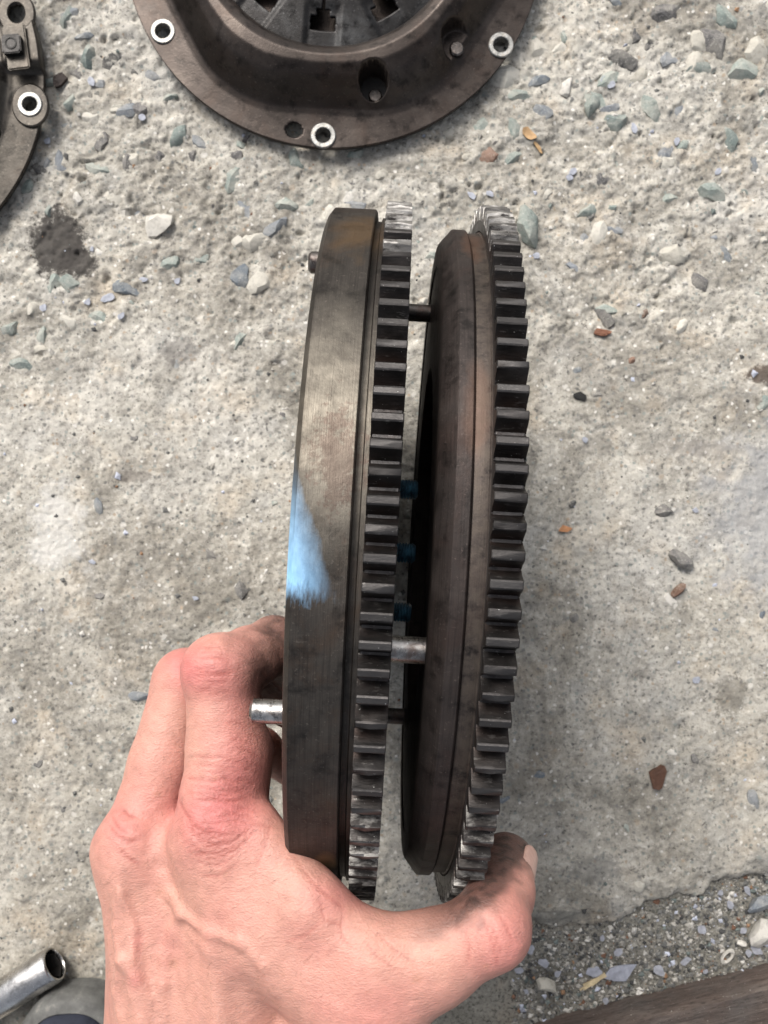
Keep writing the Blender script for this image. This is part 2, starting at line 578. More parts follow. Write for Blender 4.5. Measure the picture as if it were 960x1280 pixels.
# dirt strip below the broken edge
dxs = np.arange(-0.12, 0.42, 0.002)
dys = np.arange(-0.50, -0.10, 0.002)
DX, DY = np.meshgrid(dxs, dys, indexing='ij')
dp = np.stack([DX, DY, 0 * DX], -1)
DH = -0.0100 + 0.0016 * fbm(dp * 30, 3) + 0.0008 * fbm(dp * 160 + 4, 3)
DE = edge_dist(DX, DY)
DH = DH - 0.02 * sstep(0.006, 0.02, DE)
nx, ny = DX.shape
ids = np.arange(nx * ny).reshape(nx, ny)
keep = (DE < 0.02)
F = np.stack([ids[:-1, :-1], ids[1:, :-1], ids[1:, 1:], ids[:-1, 1:]], -1)
F = F[keep[:-1, :-1]].reshape(-1, 4)
dirt = mk('dirt_strip', np.stack([DX, DY, DH], -1).reshape(-1, 3), F, M['dirt'])
tag(dirt, kind='structure')


# ------------------------------------------------------------------ stones
def rock_mesh(name, seed, sub=2, flat=0.6, cuts=9, sharp=True):
    rr = np.random.default_rng(seed)
    bm = bmesh.new()
    bmesh.ops.create_icosphere(bm, subdivisions=sub, radius=1)
    co = np.array([v.co[:] for v in bm.verts])
    co *= (1 + 0.16 * noise(co * 1.6 + seed * 3.7))[:, None]
    for k in range(cuts):
        n = rr.normal(size=3)
        n[2] *= 0.7
        n /= np.linalg.norm(n)
        d = rr.uniform(0.55, 0.85)
        s = co @ n - d
        co -= np.clip(s, 0, None)[:, None] * n * 0.92
    co *= np.array([1, rr.uniform(.6, .9), flat])
    co *= (1 + 0.10 * noise(co * 3.5 + seed))[:, None]
    for v, c in zip(bm.verts, co): v.co = c
    me = bpy.data.meshes.new(name)
    bm.to_mesh(me)
    bm.free()
    me.polygons.foreach_set('use_smooth', [True] * len(me.polygons))
    if sharp: me.set_sharp_from_angle(angle=R(28))
    return me


ROCK = {}
for kind in ('st_green', 'st_blue', 'st_beige', 'st_dark', 'st_brown', 'st_white'):
    ROCK[kind] = []
    for q in range(5):
        me = rock_mesh('stone', hash((kind, q)) % 1 + q * 7 + len(kind) * 3 + ord(kind[3]), 2)
        me.materials.append(M[kind])
        ROCK[kind].append(me)
rs = random.Random(5)


def stone(px, py, size, kind, lift=0.15, parent=None, name='stone', asp=1.0, rot=None, q=None):
    """size: half length in metres; lift: how proud of the ground"""
    p = P(px, py)
    g = ground_at(p.x, p.y)
    p = P(px, py, g)
    me = ROCK[kind][rs.randrange(5) if q is None else q]
    m = Matrix.Translation((p.x, p.y, g + size * (lift - 0.36))) @ Euler((rs.uniform(-.25, .25), rs.uniform(-.25, .25), rs.uniform(0, 6.28) if rot is None else rot)).to_matrix().to_4x4() @ Matrix.Diagonal((size, size * asp, size * rs.uniform(.7, .95), 1))
    return share(name, me, parent, m)


# stones that can be recognised in the photograph: (px, py, length in px, kind, lift)
KEY = [(112, 70, 34, 'st_green', .2), (160, 140, 28, 'st_blue', .35), (75, 205, 30, 'st_blue', .05), (127, 176, 24, 'st_dark', .0), (120, 213, 30, 'st_green', .15),
       (188, 95, 22, 'st_blue', .05), (85, 155, 26, 'st_blue', .0), (222, 170, 28, 'st_green', .1), (290, 222, 32, 'st_green', .1), (362, 258, 32, 'st_green', .15),
       (310, 262, 30, 'st_blue', .05), (200, 280, 34, 'st_white', .35), (178, 268, 26, 'st_blue', .05), (345, 282, 30, 'st_blue', .05), (318, 300, 36, 'st_beige', .15),
       (212, 330, 34, 'st_green', .1), (68, 355, 36, 'st_green', .15), (160, 358, 34, 'st_blue', .15), (128, 400, 30, 'st_green', .1), (300, 345, 30, 'st_blue', .05),
       (325, 352, 26, 'st_beige', .1), (28, 455, 36, 'st_green', .05), (222, 445, 46, 'st_blue', -.05), (250, 325, 30, 'st_green', .0), (165, 200, 24, 'st_beige', .1),
       (52, 420, 28, 'st_green', .0), (370, 195, 34, 'st_green', .1), (240, 195, 20, 'st_dark', .0), (122, 633, 18, 'st_blue', .1), (303, 738, 24, 'st_dark', .15),
       (125, 745, 12, 'st_dark', .1), (262, 695, 24, 'st_dark', -.05), (48, 955, 14, 'st_dark', .1), (80, 1010, 14, 'st_dark', .1), (66, 940, 34, 'st_dark', -.2),
       (740, 132, 26, 'st_green', .25), (778, 75, 34, 'st_dark', .25), (738, 125, 40, 'st_green', .05), (795, 45, 28, 'st_dark', .05), (835, 18, 44, 'st_dark', .1),
       (893, 52, 48, 'st_dark', .15), (930, 90, 44, 'st_green', .25), (878, 85, 34, 'st_green', .0), (905, 22, 32, 'st_green', .1), (850, 130, 38, 'st_blue', .0),
       (768, 150, 34, 'st_green', .1), (765, 75, 30, 'st_green', .05), (670, 102, 28, 'st_blue', .1), (680, 140, 26, 'st_blue', .1), (643, 165, 34, 'st_green', .1),
       (600, 160, 30, 'st_green', .0), (645, 195, 32, 'st_green', .05), (560, 165, 26, 'st_beige', .05), (752, 220, 24, 'st_dark', .05), (893, 240, 36, 'st_green', .25),
       (862, 285, 40, 'st_dark', -.1), (853, 305, 26, 'st_dark', -.1), (862, 225, 26, 'st_dark', -.1), (842, 248, 28, 'st_green', .05), (830, 205, 30, 'st_beige', .0),
       (735, 265, 28, 'st_green', .05), (660, 285, 46, 'st_green', .3), (690, 310, 30, 'st_dark', -.2), (800, 95, 26, 'st_beige', .1), (915, 175, 30, 'st_green', .05),
       (944, 205, 28, 'st_blue', .0), (700, 60, 26, 'st_beige', .0), (830, 638, 22, 'st_dark', .25), (955, 505, 24, 'st_green', .1), (717, 630, 14, 'st_dark', .1),
       (680, 967, 30, 'st_blue', .05), (868, 948, 14, 'st_dark', .1), (718, 772, 12, 'st_dark', .2), (943, 1000, 24, 'st_blue', .2), (745, 495, 20, 'st_dark', -.1),
       (952, 770, 12, 'st_blue', .1), (892, 785, 12, 'st_blue', .1), (840, 940, 14, 'st_white', .1), (650, 870, 16, 'st_dark', -.1), (675, 870, 20, 'st_blue', -.15),
       (755, 395, 30, 'st_dark', .1), (760, 388, 26, 'st_green', .1), (806, 392, 12, 'st_brown', .1), (790, 450, 12, 'st_brown', .1), (722, 462, 12, 'st_blue', .1),
       (10, 410, 26, 'st_green', .0), (40, 385, 20, 'st_beige', .1), (630, 1000, 18, 'st_blue', .0), (775, 690, 12, 'st_white', .1), (297, 550, 12, 'st_white', .25),
       (168, 548, 12, 'st_dark', .1), (354, 520, 10, 'st_dark', .1), (800, 1105, 16, 'st_beige', .1), (700, 1000, 14, 'st_green', -.1)]
for px, py, L, k, lift in KEY:
    stone(px, py, L * 0.00047 * 0.68, k, lift * .9 + .02, slab, asp=rs.uniform(.75, 1.0))
# the rest of the exposed aggregate, thick near the covers, thin lower down
cnt = 0
while cnt < 190:
    px, py = rs.uniform(-30, 990), rs.uniform(-40, 1240)
    dens = 1.0 if py < 330 else max(0.035, 0.7 - (py - 330) / 200)
    if rs.random() > dens: continue
    p = P(px, py)
    if edge_dist(np.array([p.x]), np.array([p.y]))[0] < 0.008: continue
    L = rs.choice([11, 13, 15, 18, 22, 27, 32, 38]) * (1 if py < 480 else 0.8)
    k = rs.choices(['st_green', 'st_blue', 'st_beige', 'st_dark', 'st_brown', 'st_white'], [6, 4, 6, 2.4, .5, .8])[0]
    stone(px, py, L * 0.00047 * 0.64, k, rs.uniform(-.08, .20), slab, asp=rs.uniform(.7, 1.0))
    cnt += 1


# ------------------------------------------------------------------ grit: nobody could count it
def grit(name, pts, sizes, cols, flat, parent=None):
    n = len(pts)
    base = np.array([[1, 0, 0], [-.9, .2, 0], [.1, .95, 0], [0, -1, .1], [.1, 0, 1], [0, 0, -1]], float)
    tri = np.array([[0, 2, 4], [2, 1, 4], [1, 3, 4], [3, 0, 4], [2, 0, 5], [1, 2, 5], [3, 1, 5], [0, 3, 5]])
    V = np.repeat(base[None], n, 0) * (1 + 0.35 * rng.normal(size=(n, 6, 1)).clip(-1.2, 1.2))
    V[:, :, 2] *= flat[:, None]
    a = rng.uniform(0, 6.28, n)
    c, s = np.cos(a)[:, None], np.sin(a)[:, None]
    X, Y = V[..., 0] * c - V[..., 1] * s, V[..., 0] * s + V[..., 1] * c
    t = rng.uniform(-.35, .35, (n, 1)) * flat[:, None].clip(.3, 1)
    V = np.stack([X, Y, V[..., 2] + t * X], -1) * sizes[:, None, None] + pts[:, None]
    F = (tri[None] + (np.arange(n) * 6)[:, None, None]).reshape(-1, 3)
    o = mk(name, V.reshape(-1, 3), F, M['grit'], parent, smooth=False)
    color_attr(o, np.repeat(cols[:, None], 6, 1).reshape(-1, 3))
    return tag(o, kind='stuff')


PAL = np.array([[.07, .07, .07], [.13, .13, .125], [.2, .2, .19], [.30, .29, .26], [.42, .40, .36], [.60, .58, .54], [.55, .58, .68], [.33, .2, .12], [.22, .12, .08], [.17, .2, .19]])
n = 9000
gxp, gyp = rng.uniform(640, 985, n * 3), rng.uniform(1080, 1300, n * 3)
pw = np.stack([(gxp - 480) * .524 / FPX, (640 - gyp) * .524 / FPX], -1)
e = edge_dist(pw[:, 0], pw[:, 1])
pw = pw[e < 0.001][:n]
n = len(pw)
sz = 0.00045 + 0.0017 * rng.random(n) ** 5
ci = rng.choice(10, n, p=[.07, .12, .18, .24, .18, .10, .03, .015, .02, .045])
o = grit('grit', np.column_stack([pw, -0.0098 + 0.0016 * fbm(np.column_stack([pw, 0 * sz]) * 30, 3) + sz * .3]), sz, PAL[ci] * rng.uniform(.7, 1.15, (n, 1)), rng.uniform(.5, .9, n))
tag(o, 'grey and pale grit filling the strip between slab edge and plank', 'grit')
n = 2800
px_, py_ = rng.uniform(-40, 1000, n), -60 + 1330 * rng.random(n) ** 1.25
# gather in hollows
cl = noise(np.column_stack([px_ / 60, py_ / 60, np.zeros(n)])) + .25 * rng.normal(size=n)
k_ = cl > -0.05
px_, py_ = px_[k_], py_[k_]
pw = np.stack([(px_ - 480) * CAM_H / FPX, (640 - py_) * CAM_H / FPX], -1)
e = edge_dist(pw[:, 0], pw[:, 1])
pw = pw[e > 0.005]
n = len(pw)
sz = 0.00045 + 0.0017 * rng.random(n) ** 4
ci = rng.choice(10, n, p=[.07, .10, .14, .15, .18, .20, .08, .02, .02, .04])
o = grit('sand_specks', np.column_stack([pw, slab_h(pw[:, 0], pw[:, 1]) + sz * .15]), sz, PAL[ci] * rng.uniform(.75, 1.1, (n, 1)), rng.uniform(.35, .8, n))
tag(o, 'tiny pale and dark specks scattered over the concrete', 'grit')


# ------------------------------------------------------------------ flywheels
GR, GROOT, NT_ = 0.140, 0.1346, 110


def tooth_mesh(name, chip=0.0, seed=0):
    rr = random.Random(seed)
    bm = bmesh.new()
    hw, tw, ax = 0.00280, 0.00105, 0.0046
    rows = []
    # cross-section in (t, r): rounded root fillet, flank, chamfered land
    sec = [(-.0037, GROOT - .0004), (-hw, GROOT + .0007), (-tw - .0003, GR - .0004), (-tw + .0002, GR), (tw - .0002, GR), (tw + .0003, GR - .0004), (hw, GROOT + .0007), (.0037, GROOT - .0004)]
    for x, ins in ((-ax, .00028), (-ax + .0003, 0), (0, 0), (ax - .0003, 0), (ax, .00028)):
        row = []
        for t, r in sec:
            rr_ = r - (ins if r > GROOT + .001 else 0) - (chip * rr.random() ** 2 * .0011 if r > GR - .001 else 0)
            row.append(bm.verts.new((x, t * (1 - ins * 60) + chip * rr.uniform(-.0002, .0002), rr_)))
        rows.append(row)
    for a, b in zip(rows[:-1], rows[1:]):
        for i in range(len(sec) - 1):
            bm.faces.new((a[i], a[i + 1], b[i + 1], b[i]))
        bm.faces.new((a[-1], a[0], b[0], b[-1]))
    bm.faces.new(rows[0][::-1])
    bm.faces.new(rows[-1])
    me = bpy.data.meshes.new(name)
    bmesh.ops.recalc_face_normals(bm, faces=bm.faces)
    bm.to_mesh(me)
    bm.free()
    me.polygons.foreach_set('use_smooth', [True] * len(me.polygons))
    me.set_sharp_from_angle(angle=R(25))
    return me


def m_tooth(worn=0.0, lo=.46, bare=(.30, .29, .275)):  # worn, bare: strength and colour of the painted reflections
    """dark oily steel; every tooth worn a little differently, land and end faces rubbed lighter"""
    t = NT('glint_tooth_steel' if worn else 'tooth_steel')
    oi = t.n('ShaderNodeObjectInfo')
    v = t.obj()
    g = t.vmath('ADD', v, t.vmath('MULTIPLY', oi.outputs['Location'], (0, 0, 0)))
    w_ = t.geo()
    rnd = oi.outputs['Random']
    a = t.noise(w_, 90, 5, 0.65, 0.4)
    f = t.noise(t.vmath('MULTIPLY', w_, (.35, 1, 1)), 700, 4, 0.65)
    z = t.sep(v)[2]
    c = t.ramp(a, [(.3, (.017, .016, .016)), (.55, (.031, .028, .027)), (.75, (.052, .046, .043))])
    # rust in the valleys, bare metal on the lands
    root = t.ramp(t.math('MULTIPLY_ADD', z, 1000 / 6.0, -GROOT * 1000 / 6.0), [(.15, 1.0), (.7, 0.0)])
    c = t.mix(t.math('MULTIPLY', root, t.ramp(t.noise(w_, 60, 4, .6), [(.42, 0.0), (.66, .6)])), c, (.055, .034, .027))
    land = t.ramp(t.math('MULTIPLY_ADD', z, 1000 / 6.0, -GROOT * 1000 / 6.0), [(.80, 0.0), (.88, 1.0)])
    c = t.mix(t.math('MULTIPLY', land, t.math('MULTIPLY_ADD', rnd, .4, .3)), c, (.105, .10, .098))
    c = t.mix(t.ramp(f, [(.60, 0.0), (.72, .4)]), c, (.22, .21, .20))
    if worn:  # patchy bright reflection painted into the steel colour
        c = t.mix(t.math('MULTIPLY', t.ramp(t.noise(t.vmath('MULTIPLY', w_, (.5, 1, 1)), 260, 5, .7), [(lo, 0.0), (lo + .16, 1.0)]), t.math('MULTIPLY', t.math('MULTIPLY_ADD', rnd, .6, .4), worn)), c, bare)  # worn, bare: strength and colour of the painted reflection
    c = t.mix(t.ramp(t.noise(w_, 1500, 2, .5), [(.74, 0.0), (.77, .8)]), c, (.65, .64, .62))
    rg = t.ramp(t.noise(w_, 160, 4, .6), [(.3, .36), (.7, .62)])
    n_ = t.bump(f, .35, .0006)
    return t.out(c, rg, .85, n_, .5)


M['tooth'] = m_tooth()
TOOTH = [tooth_mesh('tooth', c, s) for s, c in enumerate((0, .35, .7, .2))]
for me in TOOTH: me.materials.append(M['tooth'])
M['tooth_glint'] = m_tooth(.95)  # lighter copy: specular brightness painted on the lower teeth
TOOTH_GLINT = [tooth_mesh('glint_tooth', c, s) for s, c in enumerate((.3, .8, 1.0, .6))]
for me in TOOTH_GLINT: me.materials.append(M['tooth_glint'])
M['tooth_sky'] = m_tooth(1.0, .36, (.40, .388, .37))  # lightest copy: sky reflection painted on the upper teeth
TOOTH_SKY = [tooth_mesh('sky_tooth', c, s) for s, c in enumerate((.3, .8, 1.0, .6))]
for me in TOOTH_SKY: me.materials.append(M['tooth_sky'])


def cyl(name, r, x0, x1, material, parent, seg=28, cham=0.0008, extra=None):
    pr = extra or [(x0, 0.0), (x0, r - cham), (x0 + (cham if x1 > x0 else -cham), r), (x1 - (cham if x1 > x0 else -cham), r), (x1, r - cham), (x1, 0.0)]
    return lathe(name, pr, seg, material, parent, 30, closed=False)


def flywheel(label, loc, rot, prof, bmat, phase, pins, bolts=None):
    root = empty('flywheel', loc, rot)
    tag(root, label, 'flywheel', 'flywheels held together in the hand')
    C = Matrix.Translation((0, 0, GR))
    b = lathe('body', prof, 240, bmat, root, 24)
    b.matrix_local = C
    g = lathe('ring_gear', [(-.0045, .1305), (-.0045, GROOT - .0005), (-.0040, GROOT), (.0040, GROOT), (.0045, GROOT - .0005), (.0045, .1305)], 220, M['gear'], root, 24)
    g.matrix_local = C
    for k in range(NT_):
        a = phase + k * 2 * math.pi / NT_
        # rotation about X carrying +Z to angle a towards +Y
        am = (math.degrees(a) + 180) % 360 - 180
        worn = any(lo + rs.uniform(-4, 4) < am < hi + rs.uniform(-4, 4) for lo, hi in ((-100, -37),))  # lower arc of teeth that gets the painted specular glints
        bare = 50 + rs.uniform(-4, 4) < am < 100  # upper arc of teeth that gets the painted sky reflection
        share('tooth', (TOOTH_SKY if bare else TOOTH_GLINT if worn else TOOTH)[rs.randrange(4)], g, Matrix.Rotation(-a, 4, 'X'))  # bare: painted sky reflection, worn: painted glints
    for (y, z, r, x0, x1, mt) in pins:
        p = cyl('dowel_pin', r, x0, x1, mt, root, 28, .0009)
        p.matrix_local = Matrix.Translation((0, y, z + GR))
    if bolts:
        for k in range(8):
            a = k * math.pi / 4 + 0.03
            T = Matrix.Translation((0, -.035 * math.sin(a), GR + .035 * math.cos(a)))
            bo = cyl('bolt', .0085, -.028, -.017, M['pin_dark'], root, 6)
            bo.matrix_local = T
            pr = [(-.018, 0), (-.018, .0036)]
            x = -.004
            xe = .0125 if math.cos(a) > .4 else -.001
            while x < xe:
                pr += [(x, .0034), (x + .0005, .0040), (x + .0007, .0040)]
                x += .0012
            pr += [(xe + .001, .003), (xe + .001, 0)]
            th = lathe('thread', pr, 20, M['blue_lock'], bo, 50, closed=False)
    return root


# profile points are (axis, radius); axis 0 is the middle of the ring gear
profL = [(.0030, .045), (.0030, .060), (.0014, .062), (.0014, .110), (.0030, .112), (.0030, .1300), (-.0046, .1300), (-.0046, .1335), (-.0060, .1335), (-.0064, .1322), (-.0082, .1322),
         (-.0084, .1360), (-.0088, .1365), (-.0238, .1365), (-.0252, .1348), (-.0255, .1340), (-.0255, .0760), (-.0215, .0740), (-.0205, .0500), (-.0170, .0480), (-.0170, .0180), (-.006, .0180), (-.002, .0190), (-.002, .043)]
profR = [(.0030, .045), (.0030, .060), (.0014, .062), (.0014, .110), (.0030, .112), (.0030, .1300), (-.0046, .1300), (-.0046, .1297), (-.0050, .1293), (-.0088, .1293), (-.0093, .1291),
         (-.0098, .1302), (-.0102, .1305), (-.0145, .1305), (-.0150, .1301), (-.0192, .1250), (-.0195, .1242), (-.0195, .1165), (-.0189, .1160), (-.0189, .0760), (-.0120, .0735), (-.0100, .0500), (-.0080, .0480), (-.0080, .0180), (-.002, .0180), (-.001, .043)]
LW = (-.0012, -.0144, -.0006)
RW = (.0344, -.0160, -.0006)
wheelL = flywheel('thick grey flywheel with light blue paint mark on its rim', LW, (0, 0, R(-3.13)), profL, M['body_l'], .012,
                  [(-.052, .0935, .0040, -.024, -.0392, M['pin']), (.1055, .0520, .0040, -.024, -.0325, M['pin_dark']), (-.04, -.1, .004, -.024, -.0362, M['pin'])], True)
wheelR = flywheel('brown flywheel with a sloped edge pressed by the thumb', RW, (0, R(-.2), R(-3.3)), profR, M['body_r'], .030,
                  [(-.0285, .1035, .0042, -.017, -.0318, M['pin']), (.1065, -.026, .0040, -.017, -.0330, M['pin_dark']), (-.089, -.066, .0040, -.017, -.0330, M['pin_dark'])])


# ------------------------------------------------------------------ clutch covers
def clutch_cover(name, label, cx, cy, rout, rot, mt, feat, sleeves, nw=12, za=0.0, bulge=None):
    """pressed steel dish built as a polar sheet with real holes; feat(x,y,r,th,z) reshapes it"""
    c = P(cx, cy, .006)
    root = empty(name, (c.x, c.y, 0))
    tag(root, label, 'clutch cover')
    nr, na = 120, 640
    rin = rout * .585
    r = rin + (rout - rin) * np.linspace(0, 1, nr)
    th = np.arange(na) * 2 * math.pi / na
    TH, RR = np.meshgrid(th, r, indexing='ij')
    q = RR / rout
    kn = [.585, .592, .612, .65, .69, .73, .79, .82, .85, .91, 1.0]
    zz = [.0235, .0265, .0290, .0315, .0310, .0270, .0160, .0112, .0100, .0092, .0085]
    foot = bulge(TH) if bulge else 0
    Z = np.interp(q - foot * sstep(.60, .84, q), kn, zz)
    ker = np.exp(-np.linspace(-2, 2, 9) ** 2)
    ker /= ker.sum()
    Zp = np.pad(Z, ((0, 0), (4, 4)), 'edge')
    Z = sum(ker[i] * Zp[:, i:i + nr] for i in range(9))
    X, Y = RR * np.cos(TH), RR * np.sin(TH)
    Z, hole = feat(X, Y, RR, TH, Z)
    n = na * nr
    ids = np.arange(n).reshape(na, nr)
    i2 = np.roll(ids, -1, 0)
    F = np.stack([ids[:, :-1], ids[:, 1:], i2[:, 1:], i2[:, :-1]], -1)
    hm = hole[:, :-1] | hole[:, 1:] | np.roll(hole, -1, 0)[:, :-1] | np.roll(hole, -1, 0)[:, 1:]
    F = F[~hm].reshape(-1, 4)
    V = np.stack([X, Y, Z], -1).reshape(-1, 3)
    # turned-down outer skirt
    sk = V.reshape(na, nr, 3)[:, -1].copy()
    sk2 = sk.copy()
    sk2[:, 2] = 0.0042
    sk2[:, :2] *= .997
    o0 = len(V)
    V = np.concatenate([V, sk2])
    ring = ids[:, -1]
    F2 = np.stack([ring, o0 + np.arange(na), o0 + np.roll(np.arange(na), -1), np.roll(ring, -1)], -1)
    F = np.concatenate([F, F2])
    sh = mk('cover_plate', V, F, mt, root, True)
    so = sh.modifiers.new('thickness', 'SOLIDIFY')
    so.thickness = .0022
    so.offset = -1
    # pressure plate under it, standing on the ground
    lathe('pressure_plate', [(.0005, rout * .50), (.0035, rout * .49), (.011, rout * .50), (.011, rout * .80), (.0035, rout * .82), (-.0005, rout * .80)], 160, M['black'], root, 30, axis='Z')
    # diaphragm spring: slit cone with key-hole windows
    ns, nrr = nw * 64, 70
    r = rout * np.linspace(.13, .605, nrr)
    th = np.arange(ns) * 2 * math.pi / ns
    TH, RR = np.meshgrid(th, r, indexing='ij')
    q = RR / rout
    Zs = .0215 + .010 * (.605 - q) / .45
    ph = (TH + za) * nw / (2 * math.pi)
    u = np.abs(ph - np.round(ph)) * 2 * math.pi / nw * RR
    slot = (u < .0012) & (q < .47)
    ww = .0075
    win = (u < ww) & (q > .415) & (q < .515) & ~((u > ww * .55) & (q < .445))
    hole = slot | win
    Zs = Zs - .0012 * sstep(.004, .0, u - ww) * sstep(.38, .44, q)
    ids = np.arange(ns * nrr).reshape(ns, nrr)
    i2 = np.roll(ids, -1, 0)
    F = np.stack([ids[:, :-1], ids[:, 1:], i2[:, 1:], i2[:, :-1]], -1)
    hm = hole[:, :-1] & hole[:, 1:] & np.roll(hole, -1, 0)[:, :-1]
    F = F[~hm].reshape(-1, 4)
    sp = mk('diaphragm_spring', np.stack([RR * np.cos(TH), RR * np.sin(TH), Zs], -1).reshape(-1, 3), F, M['spring'], root)
    so = sp.modifiers.new('thickness', 'SOLIDIFY')
    so.thickness = .0025
    so.offset = -1
    lathe('hub_plate', [(.004, .002), (.013, rout * .10), (.013, rout * .57), (.004, rout * .56)], 96, M['cover'], root, 30, axis='Z')
    for (px, py, ro, ri, z) in sleeves:
        s = P(px, py, z)
        w_ = lathe('sleeve', [(-.004, ri), (.0009, ri), (.0013, ri + .0004), (.0013, ro - .0005), (.0008, ro), (-.0005, ro)], 40, M['zinc'], root, 35, axis='Z')
        w_.location = (s.x - c.x, s.y - c.y, z)
    return root, c


def loc_xy(px, py, z, c):
    s = P(px, py, z)
    return s.x - c.x, s.y - c.y


C1 = P(417, -74, .006)


def bulge_main(TH):
    """the dome reaches further out between the six bolts"""
    u = ((TH + math.pi / 2 + .05) / (math.pi / 3)) % 1.0
    e = np.minimum(u, 1 - u)
    return .045 * sstep(.05, .42, e)




def feat_main(X, Y, RR, TH, Z):
    hole = np.zeros(X.shape, bool)
    q = RR / .1222
    for (px, py, rad, zf) in ((467, 112, .0084, .0088), (571, 60, .0100, .0140)):
        x, y = loc_xy(px, py, .012, C1)
        d = np.hypot(X - x, Y - y)
        m = sstep(rad, rad - .0009, d)
        Z = Z * (1 - m) + np.minimum(Z, zf) * m
    x, y = loc_xy(571, 60, .012, C1)
    for (px, py, rad) in ((368, 164, .0042), (404, 170, .0048), (204, 40, .0048), (626, 57, .0048)):
        x, y = loc_xy(px, py, .0075, C1)
        hole |= np.hypot(X - x, Y - y) < rad
    return Z, hole


def rivet(root, c, px, py, z, r, mt, zb=None):
    s = P(px, py, z)
    o = lathe('rivet', [(-.010, 0), (-.010, r * .8), (-.0012, r), (.0002, r), (.0010, r * .8), (.0012, 0)], 24, mt, root, 35, closed=False, axis='Z')
    o.location = (s.x - c.x, s.y - c.y, z)


cov, c1 = clutch_cover('clutch_cover', 'large round brown clutch cover with three bright bolt sleeves in view', 417, -74, .1222, 0, M['cover'], feat_main,
                       [(404, 170, .0074, .0044, .0088), (204, 40, .0072, .0043, .0088), (626, 57, .0074, .0044, .0088)], 10, math.pi / 2 + .09, bulge_main)
rivet(cov, c1, 469, 120, .0110, .0040, M['pin_dark'])
rivet(cov, c1, 571, 61, .0155, .0042, M['pin_dark'])

C2 = P(-189, 105, .006)


def feat_left(X, Y, RR, TH, Z):
    hole = np.zeros(X.shape, bool)
    q = RR / .1150
    Z = Z * 1.0
    a = math.atan2(30, 205)      # raised strap seat
    tdir = (TH - .235 + math.pi) % (2 * math.pi) - math.pi
    m = sstep(.20, .15, np.abs(tdir)) * sstep(.78, .84, q)
    Z = Z + .0065 * m
    for (px, py) in ((38, 131), (22, 18)):
        x, y = loc_xy(px, py, .009, C2)
        hole |= np.hypot(X - x, Y - y) < .0050
        m = sstep(.0125, .010, np.hypot(X - x, Y - y))
        Z = Z * (1 - m) + .0095 * m
    x, y = loc_xy(-8, 168, .009, C2)
    hole |= np.hypot((X - x) * 1.6, Y - y) < .0075
    return Z, hole


cov2, c2 = clutch_cover('clutch_cover', 'worn clutch cover with square nut and bright sleeve, mostly out of view', -189, 105, .1150, 0, M['cover2'], feat_left,
                        [(38, 131, .0072, .0042, .0100)], 12, .1)
# rounded lug plates under the sleeves, strap with square nut
for (px, py, z) in ((39, 133, .0086), (22, 18, .0086)):
    s = P(px, py, z)
    o = lathe('lug', [(0, .0050), (.0014, .0050), (.0018, .0055), (.0018, .0100), (.0012, .0107), (0, .0108)], 36, M['cover2'], cov2, 35, axis='Z')
    o.location = (s.x - c2.x, s.y - c2.y, z)
    o.rotation_euler = (0, 0, .1)
    o.scale = (1, 1.18, 1)
bm = bmesh.new()
bmesh.ops.create_cube(bm, size=1)
bmesh.ops.scale(bm, vec=(.0125, .026, .0022), verts=bm.verts)
bmesh.ops.bevel(bm, geom=bm.edges[:], offset=.0007, segments=2, affect='EDGES')
st = mkbm('strap', bm, M['cover2'], cov2)
s = P(20, 58, .018)
st.location = (s.x - c2.x, s.y - c2.y, .0172)
st.rotation_euler = (0, 0, -.12 + .25)
bm = bmesh.new()
bmesh.ops.create_cube(bm, size=1)
bmesh.ops.scale(bm, vec=(.0108, .0108, .0045), verts=bm.verts)
bmesh.ops.bevel(bm, geom=[e for e in bm.edges if abs(e.verts[0].co.z - e.verts[1].co.z) > .001], offset=.0011, segments=3, affect='EDGES')
bmesh.ops.bevel(bm, geom=[e for e in bm.edges if e.verts[0].co.z > .002 and e.verts[1].co.z > .002], offset=.0005, segments=2, affect='EDGES')
nut = mkbm('square_nut', bm, M['spring'], cov2)
s = P(16, 57, .02)
nut.location = (s.x - c2.x, s.y - c2.y, .0203)
nut.rotation_euler = (0, 0, .08)
hol = lathe('nut_hole', [(0, .0), (.0003, .0028), (.0006, .0028), (.0006, .0034), (.0, .0036)], 20, M['black'], nut, 35, closed=False, axis='Z')
hol.location = (0, 0, .0020)


# ------------------------------------------------------------------ deep socket
def socket():
    e0 = P(68, 1206, .014)
    root = empty('deep_socket', (e0.x, e0.y, .0128), (0, R(-3.0), math.atan2(.545, .84)))
    tag(root, 'chrome deep socket tube lying on the concrete beside the shoe', 'socket')
    r = .0102
    ro = [(0, r - .0012), (-.0004, r - .0006), (-.0016, r), (-.046, r), (-.048, r - .0006), (-.085, r - .0006), (-.086, r - .0014), (-.086, .0078), (-.040, .0079), (-.0015, .0079), (0, .0084)]
    ro = [(x, q) for x, q in ro]
    lathe('tube', ro, 48, M['chrome'], root, 30)
    bm = bmesh.new()
    rows = []
    for x in (-.0012, -.040):
        rows.append([bm.verts.new((x, (.0076 if k % 2 else .0065) * math.sin(k * math.pi / 6), (.0076 if k % 2 else .0065) * math.cos(k * math.pi / 6))) for k in range(12)])
    for k in range(12):
        bm.faces.new((rows[0][k], rows[0][(k + 1) % 12], rows[1][(k + 1) % 12], rows[1][k]))
    bm.faces.new(rows[1])
    mkbm('hex_bore', bm, M['black'], root, True, 20)
    return root


socket()


